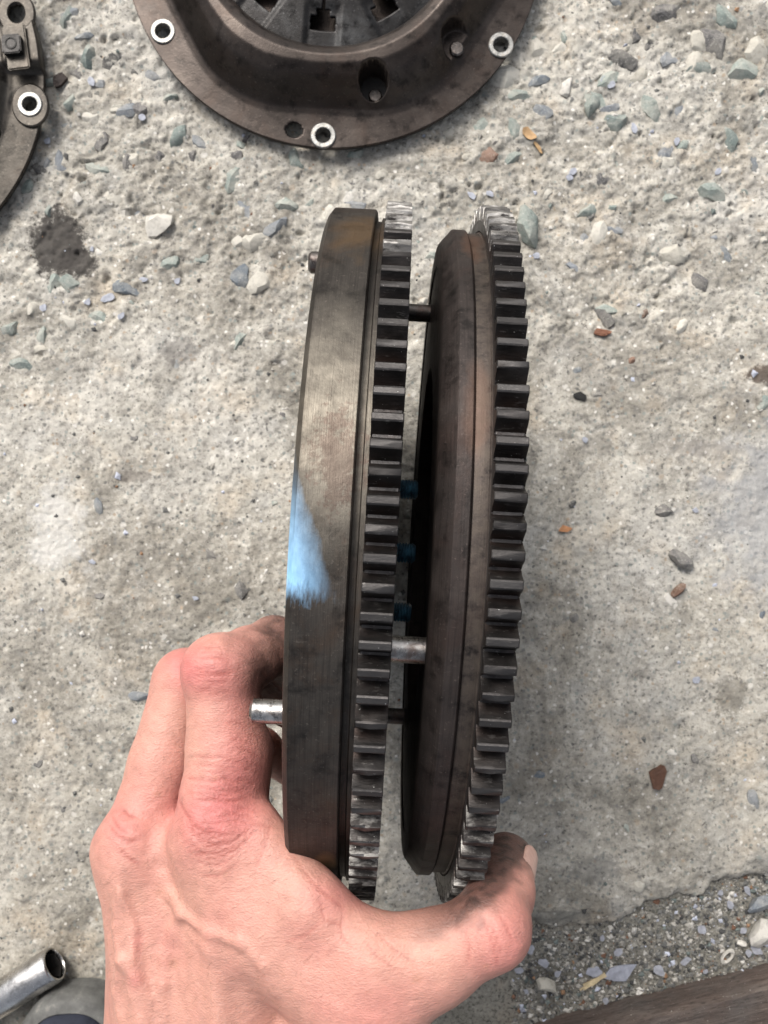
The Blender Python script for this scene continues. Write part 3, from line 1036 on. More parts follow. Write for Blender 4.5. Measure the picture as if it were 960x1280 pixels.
# ------------------------------------------------------------------ shoe toe
def shoe():
    tip = P(88, 1242, .02)
    root = empty('shoe', (tip.x, tip.y, 0), (0, 0, R(3)))
    tag(root, 'dark navy shoe toe with grey rubber rim below the socket', 'shoe')
    L, W = .275, .098
    a = np.linspace(0, 2 * math.pi, 96, endpoint=False)

    def outline(ins):
        # toe at y = 0, heel at y = -L
        y = -L / 2 + (L / 2 - ins) * np.cos(a)
        t = (y + L) / L
        wd = (W / 2 - ins) * np.abs(np.sin(a)) ** .72 * (0.70 + .32 * sstep(.0, .75, t)) * np.sign(np.sin(a))
        return wd, y

    def loft(levels, name, mt):
        V, F = [], []
        for ins, z, zt in levels:
            x, y = outline(ins)
            zz = z + zt * sstep(-.02, -.15, y)
            V += list(zip(x, y, zz))
        n = len(a)
        for k in range(len(levels) - 1):
            for i in range(n):
                j = (i + 1) % n
                F.append((k * n + i, k * n + j, (k + 1) * n + j, (k + 1) * n + i))
        F.append(list(range((len(levels) - 1) * n, len(levels) * n)))
        F.append(list(range(n))[::-1])
        return mk(name, V, F, mt, root, True, 40)
    t = NT('shoe_rubber')
    v = t.obj()
    f = t.noise(v, 120, 5, .65)
    c = t.ramp(f, [(.3, (.055, .055, .053)), (.6, (.11, .11, .105)), (.75, (.2, .19, .17))])
    rub = t.out(c, .7, 0, t.bump(f, .3, .001), .3)
    t = NT('shoe_canvas')
    v = t.obj()
    f = t.noise(v, 60, 5, .65)
    wv = t.noise(v, 1800, 2, .5)
    c = t.ramp(f, [(.3, (.014, .015, .022)), (.65, (.028, .032, .048)), (.8, (.06, .06, .065))])
    can = t.out(c, .85, 0, t.bump(wv, .5, .0004), .2)
    loft([(.003, -.0005, 0), (.0, .003, 0), (.0, .018, 0), (.0015, .024, 0), (.0035, .0255, 0), (.0075, .0265, 0), (.0085, .0255, 0)], 'sole', rub)
    loft([(.0078, .015, 0), (.0082, .0275, 0), (.011, .031, .004), (.020, .036, .02), (.028, .041, .04), (.036, .044, .055), (.043, .0455, .06)], 'upper', can)
    return root


shoe()

# ------------------------------------------------------------------ plank
def plank():
    a, b = P(683, 1277, 0), P(957, 1208, 0)
    d = (b - a).normalized()
    ang = math.atan2(d.y, d.x)
    t = NT('old_wood')
    v = t.obj()
    g = t.noise(t.vmath('MULTIPLY', v, (1, 9, 9)), 22, 6, .7, .6)
    f = t.noise(t.vmath('MULTIPLY', v, (1, 6, 6)), 200, 4, .65)
    s_ = t.noise(v, 30, 4, .6)
    c = t.ramp(g, [(.28, (.034, .026, .022)), (.48, (.078, .058, .049)), (.62, (.12, .094, .080)), (.78, (.18, .15, .13))])
    c = t.mix(t.ramp(s_, [(.45, 0), (.7, .5)]), c, (.09, .085, .08))
    c = t.mix(t.ramp(f, [(.33, .7), (.48, 0.0)]), c, (.02, .015, .012))
    c = t.mix(t.ramp(t.noise(v, 700, 3, .6), [(.66, 0), (.72, .7)]), c, (.4, .38, .34))
    n_ = t.bump(f, .5, .001, t.bump(g, .6, .0025))
    m_ = t.out(c, .8, 0, n_, .3)
    Lh, Wd, Th = .55, .11, .030
    nx_, ny_ = 150, 34
    V, F = [], []
    xs = np.linspace(-Lh, Lh, nx_)
    ys = np.concatenate([[0, 0], np.linspace(0, 1, ny_ - 4), [1, 1]])
    pts = np.zeros((nx_, ny_, 3))
    for j, u in enumerate(ys):
        pts[:, j, 0] = xs
        pts[:, j, 1] = -u * Wd
        pts[:, j, 2] = 0
    pts[:, 0, 2] = -Th
    pts[:, -1, 2] = -Th
    pts[:, 1, 2] = -.0022
    pts[:, -2, 2] = -.0022
    pts[:, 2, 1] -= .0016
    pts[:, -3, 1] += .0016
    nn = noise(pts * np.array([14, 60, 1]))
    pts[:, 1:-1, 2] += .0008 * nn[:, 1:-1] + .0005 * noise(pts * np.array([50, 260, 1]))[:, 1:-1]
    pts[:, :3, 1] += (.0012 * noise(pts * np.array([35, 0, 0]) + 4) + .0006 * noise(pts * np.array([140, 0, 0]) + 9))[:, :3]
    ids_ = np.arange(nx_ * ny_).reshape(nx_, ny_)
    Fq = np.stack([ids_[:-1, :-1], ids_[:-1, 1:], ids_[1:, 1:], ids_[1:, :-1]], -1).reshape(-1, 4).tolist()
    Fq = [f_[::-1] for f_ in Fq]
    for i in range(1):
        Fq.append(ids_[0, :].tolist())
        Fq.append(ids_[-1, ::-1].tolist())
    Fq += [[int(ids_[i, 0]), int(ids_[i + 1, 0]), int(ids_[i + 1, -1]), int(ids_[i, -1])] for i in range(nx_ - 1)]
    o = mk('plank', pts.reshape(-1, 3), Fq, m_, None, True, 40)
    mid = P(820, 1268, .012)
    o.location = (mid.x, mid.y, .012)
    o.rotation_euler = (0, 0, ang)
    tag(o, 'dark brown weathered plank lying along the grit strip', 'plank')


plank()


# ------------------------------------------------------------------ loose bits
def flake(name, label, cat, px, py, L, W, col, seed, thick=.0008, rot=0, curl=.0, group=None, z0=None, var=.12):
    rr = np.random.default_rng(seed)
    p = P(px, py)
    g = ground_at(p.x, p.y) if z0 is None else z0
    n = 14
    a = np.linspace(0, 2 * math.pi, n, endpoint=False)
    nc = rr.integers(4, 7)
    ca = np.sort((np.arange(nc) + rr.uniform(-.3, .3, nc)) / nc * 2 * math.pi)
    cp_ = np.column_stack([np.cos(ca), np.sin(ca)]) * rr.uniform(.75, 1.15, (nc, 1))
    rad = np.zeros(n)
    for q_ in range(n):
        dd = np.array([math.cos(a[q_]), math.sin(a[q_])])
        bst = .6
        for A, B in zip(cp_, np.roll(cp_, -1, 0)):
            den = dd[0] * (B - A)[1] - dd[1] * (B - A)[0]
            if abs(den) < 1e-6: continue
            t_ = (A[0] * (B - A)[1] - A[1] * (B - A)[0]) / den
            s2 = (A[0] * dd[1] - A[1] * dd[0]) / den
            if t_ > 0 and -.001 <= s2 <= 1.001: bst = t_
        rad[q_] = bst * rr.uniform(.95, 1.04)
    top, V, F = [], [], []
    x, y = rad * np.cos(a) * L / 2, rad * np.sin(a) * W / 2
    for k, s in enumerate((1.0, .55)):
        for q in range(n):
            V.append((x[q] * s, y[q] * s, thick * (1 if k else .9) + curl * ((x[q] * s / L * 2) ** 2) + rr.uniform(-.12, .12) * thick))
    for q in range(n):
        V.append((x[q] * .98, y[q] * .98, curl * ((x[q] / L * 2) ** 2)))
    for q in range(n):
        r_ = (q + 1) % n
        F.append((q, r_, n + r_, n + q))
        F.append((q, 2 * n + q, 2 * n + r_, r_))
    F.append([n + q for q in range(n)])
    F.append([2 * n + q for q in range(n)][::-1])
    o = mk(name, V, F, M['flake'], None, False)
    c = np.array(col)[None] * (1 + rr.uniform(-var, var, (len(V), 1)))
    color_attr(o, c)
    p = P(px, py, g)
    o.location = (p.x, p.y, g + .0006)
    o.rotation_euler = (rr.uniform(-.08, .08), rr.uniform(-.08, .08), rot)
    return tag(o, label, cat, group)


TAN, RUST, LILAC = (.48, .31, .16), (.10, .05, .032), (.33, .345, .40)
flake('dry_leaf', 'tan dry leaf scrap on the concrete between cover and flywheel', 'leaf', 661, 169, .0125, .0072, TAN, 8, .0007, -.75, .0022)
flake('leaf_stem', 'thin tan stalk lying beside the dry leaf scrap', 'stalk', 672, 185, .011, .0022, (.50, .33, .17), 4, .0008, -.95)
flake('rust_flake', 'reddish brown rusty flake lying alone on the grey concrete', 'flake', 821, 972, .0185, .0105, RUST, 9, .0022, 1.35, .0008)
flake('wood_chip', 'small reddish brown chip under a dark stone', 'chip', 753, 417, .0125, .0055, (.22, .10, .06), 12, .0020, -.1)
flake('wood_chip', 'pale orange chip lying beside the teeth of the brown flywheel', 'chip', 706, 661, .0095, .0048, (.55, .27, .13), 14, .0014, .1)
flake('black_scrap', 'small flat black scrap on the pale concrete', 'scrap', 725, 496, .009, .005, (.02, .02, .02), 15, .0012, -.3)
flake('rust_flake', 'dark brown square flake beside the worn clutch cover', 'flake', 75, 103, .0100, .0095, (.035, .025, .022), 16, .0025, .3)
flake('paint_flake', 'large jagged pale lilac paint flake lying in the grit', 'paint flake', 771, 1216, .0245, .0125, LILAC, 21, .0009, .45, .0006, None, -.0080, .05)
flake('paint_flake', 'lilac paint flake partly under a split wood splinter', 'paint flake', 742, 1214, .0105, .0085, LILAC, 22, .0008, .2, 0, None, -.0082, .06)
pf = [(663, 1186, 7.5, 5.5), (679, 1203, 8, 6), (697, 1216, 5, 4.5), (648, 1211, 6, 5), (823, 1212, 8, 6.5), (772, 1189, 6, 5), (876, 1161, 6, 6), (934, 1112, 8, 5), (945, 1187, 9, 6),
      (935, 1190, 5.5, 4.5), (900, 1115, 4, 4), (752, 1172, 4.5, 3), (929, 1162, 5, 4), (757, 1250, 4.5, 4), (856, 1200, 8, 6), (912, 1130, 6, 5), (881, 1213, 3.6, 3.6), (657, 1238, 4.5, 3.5)]
for i, (a, b, l, w_) in enumerate(pf):
    flake('paint_flake', 'small pale lilac paint flake in the grit by the plank', 'paint flake', a, b, l / 1000 * 1.05, w_ / 1000, (.35, .36, .40), 40 + i, .0007, rs.uniform(0, 3), 0, 'small paint flakes in the grit', -.0080, .08)
pf2 = [(135, 373, 9, 6), (152, 395, 7, 5), (110, 378, 5, 4), (55, 385, 5, 5), (180, 350, 6, 4), (222, 352, 5, 4), (115, 103, 8, 5), (640, 325, 6, 4), (670, 320, 6, 5), (715, 215, 6, 4), (712, 223, 5, 5),
       (792, 162, 8, 3.5), (755, 100, 7, 5), (764, 107, 5, 5), (868, 637, 5, 4), (870, 850, 6, 5), (731, 550, 4, 4), (245, 748, 5, 4), (116, 702, 6, 3.5), (897, 215, 5, 4), (845, 178, 5, 4), (60, 177, 5, 4),
       (590, 245, 7, 4), (612, 243, 6, 4), (178, 148, 5, 4.5), (116, 312, 3.5, 3.5)]
for i, (a, b, l, w_) in enumerate(pf2):
    flake('paint_flake', 'tiny pale lilac paint flake lying on the bare concrete', 'paint flake', a, b, l / 1000, w_ / 1000, (.40, .42, .48), 80 + i, .0007, rs.uniform(0, 3), 0, 'tiny paint flakes on the concrete', None, .08)


def pebble(name, label, px, py, size, kind, z0, asp=.8, rot=0, q=None):
    o = stone(px, py, size, kind, .5, None, name, asp, rot, q)
    if z0 is not None:
        p = P(px, py, z0)
        o.location = (p.x, p.y, z0 + size * .35)
    return tag(o, label, 'pebble')


pebble('pebble', 'rounded beige pebble in the grit near the thumb', 682, 1228, .0083, 'st_beige', -.0095, .75, -.1)
pebble('pebble', 'big cream pebble at the slab edge above the plank', 951, 1163, .0120, 'st_white', -.0095, .9, .4)
pebble('pebble', 'flat grey pebble against the broken slab edge', 945, 1127, .0100, 'st_blue', -.0090, .7, .5)
pebble('pebble', 'small cream pebble between grit and shell', 926, 1178, .0034, 'st_white', -.009, .9)
pebble('pebble', 'larger shiny black pebble on the concrete above a brown crumb', 850, 699, .0090, 'st_dark', None, .75, -.8, 1)
pebble('pebble', 'small dark brown crumb under the black pebble', 847, 738, .0062, 'st_brown', None, .7, .9)
# split wood splinter lying over the paint flake
bm = bmesh.new()
for k, (a0, l, oy) in enumerate(((.0, .018, 0), (.10, .016, .0009), (-.14, .015, -.0010), (.2, .011, .0012))):
    vs = []
    for x, w_ in ((0, .0007), (l * .5, .0008), (l, .0003)):
        vs.append([bm.verts.new((-x * math.cos(a0) , oy * .6 - x * math.sin(a0) + sy * w_, .0010 + sz_ * .0005 + x * .03)) for sy, sz_ in ((-1, -1), (1, -1), (1, 1), (-1, 1))])
    for A, B in zip(vs[:-1], vs[1:]):
        for i in range(4):
            bm.faces.new((A[i], A[(i + 1) % 4], B[(i + 1) % 4], B[i]))
    bm.faces.new(vs[0])
    bm.faces.new(vs[-1])
o = mkbm('wood_splinter', bm, M['flake'], None, False)
color_attr(o, np.tile([[.58, .47, .29]], (len(o.data.vertices), 1)))
p = P(757, 1218, -.006)
o.location = (p.x, p.y, -.0070)
o.rotation_euler = (0, 0, .52)
tag(o, 'split straw coloured wood splinter across the big paint flake', 'splinter')
o = lathe('snail_shell', [(0, .0022), (.0012, .0030), (.0008, .0040), (0, .0042), (-.001, .0036)], 24, M['st_white'], None, 40, axis='Z')
p = P(909, 1195, -.007)
o.location = (p.x, p.y, -.0068)
o.scale = (.8, 1.35, 1)
o.rotation_euler = (.1, .2, -.6)
tag(o, 'pale broken shell ring in the grit beside the plank', 'shell')

# ------------------------------------------------------------------ hand (one continuous skin from a smooth distance field)
VOX = 0.0009


class Field:
    def __init__(s, lo, hi):
        s.lo = np.array(lo)
        s.n = np.ceil((np.array(hi) - s.lo) / VOX).astype(int) + 1
        s.ax = [(s.lo[i] + np.arange(s.n[i]) * VOX).astype(np.float32) for i in range(3)]
        s.d = np.full(s.n, 0.05, np.float32)

    def box(s, lo, hi):
        a = np.clip(np.floor((np.array(lo) - s.lo) / VOX).astype(int), 0, s.n)
        b = np.clip(np.ceil((np.array(hi) - s.lo) / VOX).astype(int) + 1, 0, s.n)
        return tuple(slice(i, j) for i, j in zip(a, b))

    def cone(s, a, b, ra, rb, k=0.004, sub=False, flat=None):
        """tapered capsule a->b blended in with radius k; flat=(normal, factor) squashes across the normal"""
        a, b = np.array(a, float), np.array(b, float)
        m = max(ra, rb) + k + 0.004
        sl = s.box(np.minimum(a, b) - m, np.maximum(a, b) + m)
        X = s.ax[0][sl[0]][:, None, None]
        Y = s.ax[1][sl[1]][None, :, None]
        Z = s.ax[2][sl[2]][None, None, :]
        v = (b - a).astype(np.float32)
        L2 = float(v @ v) + 1e-12
        px, py, pz = X - a[0], Y - a[1], Z - a[2]
        t = np.clip((px * v[0] + py * v[1] + pz * v[2]) / L2, 0, 1)
        qx, qy, qz = px - t * v[0], py - t * v[1], pz - t * v[2]
        if flat is not None:
            nrm, fac = np.array(flat[0], float), flat[1]
            nrm /= np.linalg.norm(nrm)
            h = qx * nrm[0] + qy * nrm[1] + qz * nrm[2]
            qx, qy, qz = qx + h * nrm[0] * (fac - 1), qy + h * nrm[1] * (fac - 1), qz + h * nrm[2] * (fac - 1)
        d = np.sqrt(qx * qx + qy * qy + qz * qz) - (ra + (rb - ra) * t * t * (3 - 2 * t) if ra != rb else ra)
        c = s.d[sl]
        if sub:
            h = np.clip(0.5 - 0.5 * (c + d) / k, 0, 1)
            s.d[sl] = c + (-d - c) * h + k * h * (1 - h)
        else:
            h = np.clip(0.5 + 0.5 * (c - d) / k, 0, 1)
            s.d[sl] = c + (d - c) * h - k * h * (1 - h)

    def chain(s, pts, k=0.004, **kw):
        for (a, ra), (b, rb) in zip(pts[:-1], pts[1:]):
            s.cone(a, b, ra, rb, k, **kw)

    def merge(s, o, kfun):
        c = s.d
        k = kfun
        h = np.clip(0.5 + 0.5 * (c - o.d) / k, 0, 1)
        s.d = c + (o.d - c) * h - k * h * (1 - h)

    def mesh(s):
        d = s.d
        neg = d < 0
        n = s.n - 1
        corner = [(i, j, k) for i in (0, 1) for j in (0, 1) for k in (0, 1)]
        cnt = np.zeros(n, np.int8)
        for i, j, k in corner:
            cnt += neg[i:i + n[0], j:j + n[1], k:k + n[2]]
        cells = np.argwhere((cnt > 0) & (cnt < 8))
        idx = np.full(n, -1, np.int64)
        idx[tuple(cells.T)] = np.arange(len(cells))
        acc = np.zeros((len(cells), 3))
        num = np.zeros(len(cells))
        for a in corner:
            for axis in range(3):
                if a[axis]: continue
                b = list(a)
                b[axis] = 1
                ca, cb = cells + a, cells + b
                da, db = d[tuple(ca.T)], d[tuple(cb.T)]
                cr = (da < 0) != (db < 0)
                t = np.where(cr, da / np.where(cr, da - db, 1), 0)
                pt = np.array(a)[None] + 0.0
                pt = np.repeat(pt, len(cells), 0)
                pt[:, axis] += t
                acc += pt * cr[:, None]
                num += cr
        V = s.lo + (cells + acc / num[:, None]) * VOX
        F = []
        for axis in range(3):
            u, w_ = (axis + 1) % 3, (axis + 2) % 3
            sh = [slice(None)] * 3
            sh2 = [slice(None)] * 3
            sh[axis] = slice(0, -1)
            sh2[axis] = slice(1, None)
            ch = neg[tuple(sh)] != neg[tuple(sh2)]
            E = np.argwhere(ch)
            E = E[(E[:, u] > 0) & (E[:, w_] > 0) & (E[:, u] < n[u]) & (E[:, w_] < n[w_])]
            eu, ew = np.eye(3, dtype=int)[u], np.eye(3, dtype=int)[w_]
            q = np.stack([idx[tuple((E - eu - ew).T)], idx[tuple((E - ew).T)], idx[tuple(E.T)], idx[tuple((E - eu).T)]], -1)
            ins = neg[tuple(E.T)]
            q[~ins] = q[~ins][:, ::-1]
            F.append(q)
        F = np.concatenate(F)
        F = F[(F >= 0).all(1)]
        return V, F


def smooth_mesh(V, F, it=4, lam=0.5, mask=None):
    e = np.concatenate([F[:, [0, 1]], F[:, [1, 2]], F[:, [2, 3]], F[:, [3, 0]]])
    deg = np.bincount(e.ravel(), minlength=len(V)).astype(float)
    for s in range(it):
        for l in (lam, -lam * .98):
            A = np.zeros_like(V)
            for c in range(3):
                A[:, c] = np.bincount(e[:, 0], V[e[:, 1], c], len(V)) + np.bincount(e[:, 1], V[e[:, 0], c], len(V))
            V = V + l * (A / deg[:, None] - V)
    return V


def normals(V, F):
    n = np.cross(V[F[:, 2]] - V[F[:, 0]], V[F[:, 3]] - V[F[:, 1]])
    N = np.zeros_like(V)
    for c in range(3):
        for k in range(4):
            N[:, c] += np.bincount(F[:, k], n[:, c], len(V))
    return N / (np.linalg.norm(N, axis=1)[:, None] + 1e-12)


def K(px, py, z): return np.array(P(px, py, z))


LO, HI = (-.125, -.33, .095), (.062, -.035, .275)
palm = Field(LO, HI)
# metacarpals, wrist, forearm
mi, mm_, mr, mp = K(274, 1042, .2205), K(176, 1062, .2060), K(186, 1090, .188), K(200, 1125, .168)
wi, wm, wr, wp = K(310, 1420, .221), K(225, 1420, .219), K(180, 1430, .207), K(175, 1430, .190)
palm.cone(wi, mi, .0150, .0142, .008)
palm.cone(wm, mm_, .0150, .0145, .012)
palm.cone(wr, mr, .0145, .0130, .012)
palm.cone(wp, mp, .0140, .0120, .012)
palm.cone(K(300, 1300, .212), K(260, 1120, .205), .017, .016, .014)
palm.cone(K(215, 1340, .205), K(205, 1130, .200), .016, .014, .014)
# forearm
palm.cone(K(255, 1440, .212), K(290, 1990, .226), .0260, .0340, .016)
palm.cone(K(330, 1440, .212), K(370, 1990, .226), .0210, .0300, .016)
palm.cone(K(190, 1440, .206), K(230, 1990, .222), .0180, .0280, .016)
# thumb: base, ball, first segment
cm, tm, ti, tt = K(395, 1400, .219), K(474, 1236, .2350), K(614, 1160, .2400), K(634, 1078, .2090)
palm.cone(cm, tm, .0190, .0158, .014)
palm.cone(K(380, 1330, .205), K(455, 1240, .222), .020, .015, .012)
palm.cone(tm, K(540, 1203, .2380), .0148, .0120, .010)
palm.cone(K(540, 1203, .2380), ti, .0120, .0112, .006)
# flesh of the web and first interosseous muscle
palm.cone(K(318, 1100, .226), K(395, 1190, .231), .0125, .0125, .012)
palm.cone(K(345, 1160, .228), K(430, 1230, .232), .0150, .0150, .014)
palm.cone(K(322, 1035, .226), K(392, 1128, .2370), .0078, .0078, .010)
palm.cone(K(392, 1128, .2370), K(466, 1190, .2400), .0075, .0085, .010)
palm.cone(K(466, 1190, .2400), K(545, 1190, .2390), .0085, .0100, .010)
# thumb end: flat pad against the gear, nail side out to the right
th2 = Field(LO, HI)
th2.cone(ti, ti * .5 + tt * .5, .0112, .0107, .004)
th2.cone(ti * .5 + tt * .5, tt, .0107, .0097, .004)
th2.cone(tt * .8 + ti * .2 + np.array([-.0014, 0, -.002]), tt + np.array([-.0012, -.001, -.003]), .0092, .0088, .004)
palm.merge(th2, 0.007)
# palm hollow kept clear of the wheels is natural: fingers run beside the left wheel's face
fing = {}


def finger(pts, k=.0035):
    f = Field(LO, HI)
    f.chain(pts, k)
    return f


yy = palm.ax[1][None, :, None]


def kf(y0, y1, kmin=.0030, kmax=.012):
    return (kmin + (kmax - kmin) * (1 - sstep(y0, y1, yy))).astype(np.float32)


ip, id_, it_ = K(277, 841, .2120), K(342, 806, .194), K(374, 850, .172)
im = mi * .52 + ip * .48 + np.array([.0022, 0, -.0005])
f = finger([(mi, .0142), (im, .0134), (ip, .0124), (ip * .5 + id_ * .5, .0108), (id_, .0100), (it_, .0082)])
f.cone(ip + np.array([-.001, .0015, .0018]), ip + np.array([.002, .001, .0010]), .0118, .0112, .004)
f.cone(mi * .85 + ip * .15 + np.array([.004, 0, -.006]), im + np.array([.004, 0, -.006]), .0105, .0105, .006)
palm.merge(f, kf(-.112, -.094))
p2, d2, t2 = K(232, 852, .194), K(318, 830, .170), K(372, 868, .152)
f = finger([(mm_, .0140), (mm_ * .5 + p2 * .5, .0122), (p2, .0116), (d2, .0100), (t2, .0082)])
palm.merge(f, kf(-.118, -.098))
p3, d3, t3 = K(252, 880, .172), K(325, 862, .148), K(372, 895, .130)
f = finger([(mr, .0125), (mr * .5 + p3 * .5, .0112), (p3, .0108), (d3, .0095), (t3, .0080)])
palm.merge(f, kf(-.130, -.108))
p4, d4, t4 = K(262, 945, .152), K(325, 935, .132), K(366, 965, .116)
f = finger([(mp, .0115), (mp * .5 + p4 * .5, .0102), (p4, .0098), (d4, .0088), (t4, .0072)])
palm.merge(f, kf(-.150, -.128))
# knuckles, tendons, veins as low ridges
palm.cone(K(268, 1025, .2275), K(262, 1000, .2250), .0078, .0072, .009)
palm.cone(K(160, 1045, .2135), K(166, 1070, .2140), .0080, .0080, .006)
palm.chain([(K(264, 1080, .2325), .0022), (K(268, 1180, .2345), .0020), (K(280, 1300, .2350), .0018)], .005)
palm.chain([(K(150, 1090, .2195), .0022), (K(165, 1200, .2235), .0020), (K(188, 1320, .2290), .0018)], .005)


def vein(pts, r=.0014, k=.0022, dz=0.0):
    """thin ridge laid on whatever skin lies under the listed photo points"""
    q = []
    for px, py in pts:
        for z in np.arange(.262, .15, -.0006):
            p = K(px, py, z)
            i = np.round((p - palm.lo) / VOX).astype(int)
            if (i < 0).any() or (i >= palm.n).any(): continue
            if palm.d[tuple(i)] < 0:
                q.append((p + np.array([0, 0, -r * .42 + dz]), r))
                break
    palm.chain(q, k)


vein([(203, 1095), (212, 1115), (222, 1130), (226, 1142), (218, 1165), (208, 1195), (204, 1230), (206, 1275)], .0008, .0034)
vein([(226, 1142), (262, 1165), (300, 1178), (330, 1205), (345, 1240)], .0009, .0028)
vein([(150, 1110), (146, 1160), (150, 1200), (146, 1240), (152, 1275)], .0010, .0026)
vein([(150, 1200), (170, 1222), (190, 1250)], .0009, .0024)
vein([(150, 1120), (168, 1160), (165, 1200)], .0008, .0020)
palm.d[:, :2, :] = np.maximum(palm.d[:, :2, :], .0006)
V, F = palm.mesh()
V = smooth_mesh(V, F, 5, .55)
N = normals(V, F)


# --- creases: (list of photo points, depth, width)
def hand_px(V):
    d = CAM_H - V[:, 2]
    return 480 + V[:, 0] * FPX / d, 640 - V[:, 1] * FPX / d


PX, PY = hand_px(V)
up = np.clip(N[:, 2] * 1.6, 0, 1)
hr = np.random.default_rng(3)
CR = []


def crease(pts, depth=.00030, width=2.0):
    CR.append((np.array(pts, float), depth, width))


# index knuckle: fan of curved lines; centre near (258,1025)
for k in range(17):
    y0 = 952 + k * 7.2 + hr.uniform(-2, 2)
    sag = (y0 - 985) * .25 + 5
    x0, x1 = 226 + hr.uniform(0, 22), 300 + hr.uniform(-25, 25)
    xs = np.linspace(x0, x1, 7)
    u = (xs - 262) / 40
    ys = y0 + sag * (1 - u * u) + hr.normal(0, 1.2, 7) + u * 4
    strong = 9 < k < 15 or k in (3, 6)
    crease(np.column_stack([xs, ys]), .00062 if strong else .00034, 1.9 if strong else 1.6)
crease([(222, 992), (228, 1010), (240, 1028), (255, 1042), (275, 1052)], .0005, 2.0)
crease([(232, 1030), (250, 1050), (270, 1056), (285, 1050)], .0006, 2.0)
crease([(252, 1018), (258, 1030), (268, 1040)], .0004, 1.8)
# middle knuckle
for pts in ([(140, 1020), (148, 1034), (160, 1042)], [(136, 1030), (146, 1044), (162, 1052), (176, 1048)], [(148, 1060), (160, 1072), (176, 1082)], [(150, 1008), (160, 1018), (172, 1022)]):
    crease(pts, .0005, 2.4)
# index middle joint
for k in range(9):
    y0 = 815 + k * 6.0 + hr.uniform(-2, 2)
    xs = np.linspace(236 + hr.uniform(0, 12), 285 + hr.uniform(-12, 14), 6)
    ys = y0 + 6 * (1 - ((xs - 262) / 28) ** 2) * (-1 if k < 3 else .3) + hr.normal(0, .9, 6)
    crease(np.column_stack([xs, ys]), .00058 if k in (2, 3, 5) else .00032, 1.8)
# side of the finger, web and thumb folds
for k in range(14):
    x0, y0 = 285 + hr.uniform(-10, 30), 905 + k * 9 + hr.uniform(-4, 4)
    crease([(x0, y0), (x0 + 14, y0 + 4 + hr.uniform(-3, 3)), (x0 + 30, y0 + 10)], .00028, 1.5)
for pts in ([(338, 1030), (330, 1060), (318, 1090)], [(300, 1010), (322, 1030), (345, 1036)], [(398, 1120), (405, 1150), (440, 1160)], [(430, 1135), (425, 1165), (440, 1190)],
            [(470, 1165), (490, 1185), (520, 1205)], [(455, 1175), (470, 1195), (500, 1215)], [(360, 1060), (392, 1105), (440, 1145)], [(405, 1150), (380, 1170), (350, 1180)]):
    crease(pts, .00030, 2.0)
for pts in ([(600, 1140), (608, 1160), (618, 1185), (622, 1212)], [(622, 1140), (634, 1160), (642, 1178)], [(582, 1160), (586, 1185), (584, 1215)], [(612, 1150), (618, 1168), (626, 1190)]):
    crease(pts, .00036, 1.9)
DSP = np.zeros(len(V))
CRM = np.zeros(len(V))
for pts, dep, wid in CR:
    lo, hi = pts.min(0) - 12, pts.max(0) + 12
    s_ = np.where((PX > lo[0]) & (PX < hi[0]) & (PY > lo[1]) & (PY < hi[1]))[0]
    if not len(s_): continue
    x, y = PX[s_], PY[s_]
    best = np.full(len(s_), 1e9)
    L = len(pts) - 1
    for q, (a, b) in enumerate(zip(pts[:-1], pts[1:])):
        v = b - a
        t = np.clip(((x - a[0]) * v[0] + (y - a[1]) * v[1]) / (v @ v), 0, 1)
        dd = np.hypot(x - a[0] - t * v[0], y - a[1] - t * v[1])
        u = (q + t) / L
        dd = dd + 2.5 * np.abs(2 * u - 1) ** 4
        best = np.minimum(best, dd)
    g = np.exp(-(best / wid) ** 2)
    DSP[s_] -= .75 * dep * g * up[s_]
    CRM[s_] = np.maximum(CRM[s_], g * min(1, dep / .0005) * up[s_])
DSP += .00012 * fbm(V * np.array([190, 420, 300]), 3) * up
DSP += .00025 * fbm(V * 60 + 3, 2)
V = V + N * DSP[:, None]


# --- colour: blood under the knuckles, tan dorsum, grease on index end and thumb pad
def spot(px, py, rx, ry, p=1.0):
    return np.exp(-(((PX - px) / rx) ** 2 + ((PY - py) / ry) ** 2) ** p)


nz1, nz2, nz3 = fbm(V * 90 + 1, 4), fbm(V * 260 + 7, 3), fbm(V * 35 + 5, 3)
base = np.array([.485, .250, .198])
col = np.repeat(base[None], len(V), 0)
red = np.clip(.92 * spot(262, 1015, 50, 48) + .75 * spot(262, 838, 45, 36) + .55 * spot(225, 830, 24, 30) + .55 * spot(150, 1035, 34, 40) + .45 * spot(300, 930, 40, 90)
              + .55 * spot(635, 1170, 40, 55) + .45 * spot(425, 1120, 45, 25) + .5 * spot(168, 1225, 9, 14) + .35 * spot(172, 1180, 7, 18) + .3 * spot(480, 1260, 70, 50) + .25 * nz3, 0, 1)
redc = np.array([.47, .128, .128])
col = col + (redc - col) * (red * .85)[:, None]
pale = np.clip(.7 * spot(245, 1120, 40, 30) + .5 * spot(520, 1180, 70, 35) + .4 * spot(250, 1230, 50, 80) + .3 * nz1, 0, 1)
col = col + (np.array([.54, .30, .225]) - col) * (pale * .45)[:, None]
col *= (1 + .10 * nz2 + .06 * nz1)[:, None]
col = col + (np.array([.30, .075, .06]) - col) * (CRM * .62)[:, None]
# thin pores / freckles
fre = sstep(.62, .8, noise(V * 240 + 61))
col = col + (np.array([.35, .17, .11]) - col) * (fre * .35)[:, None]
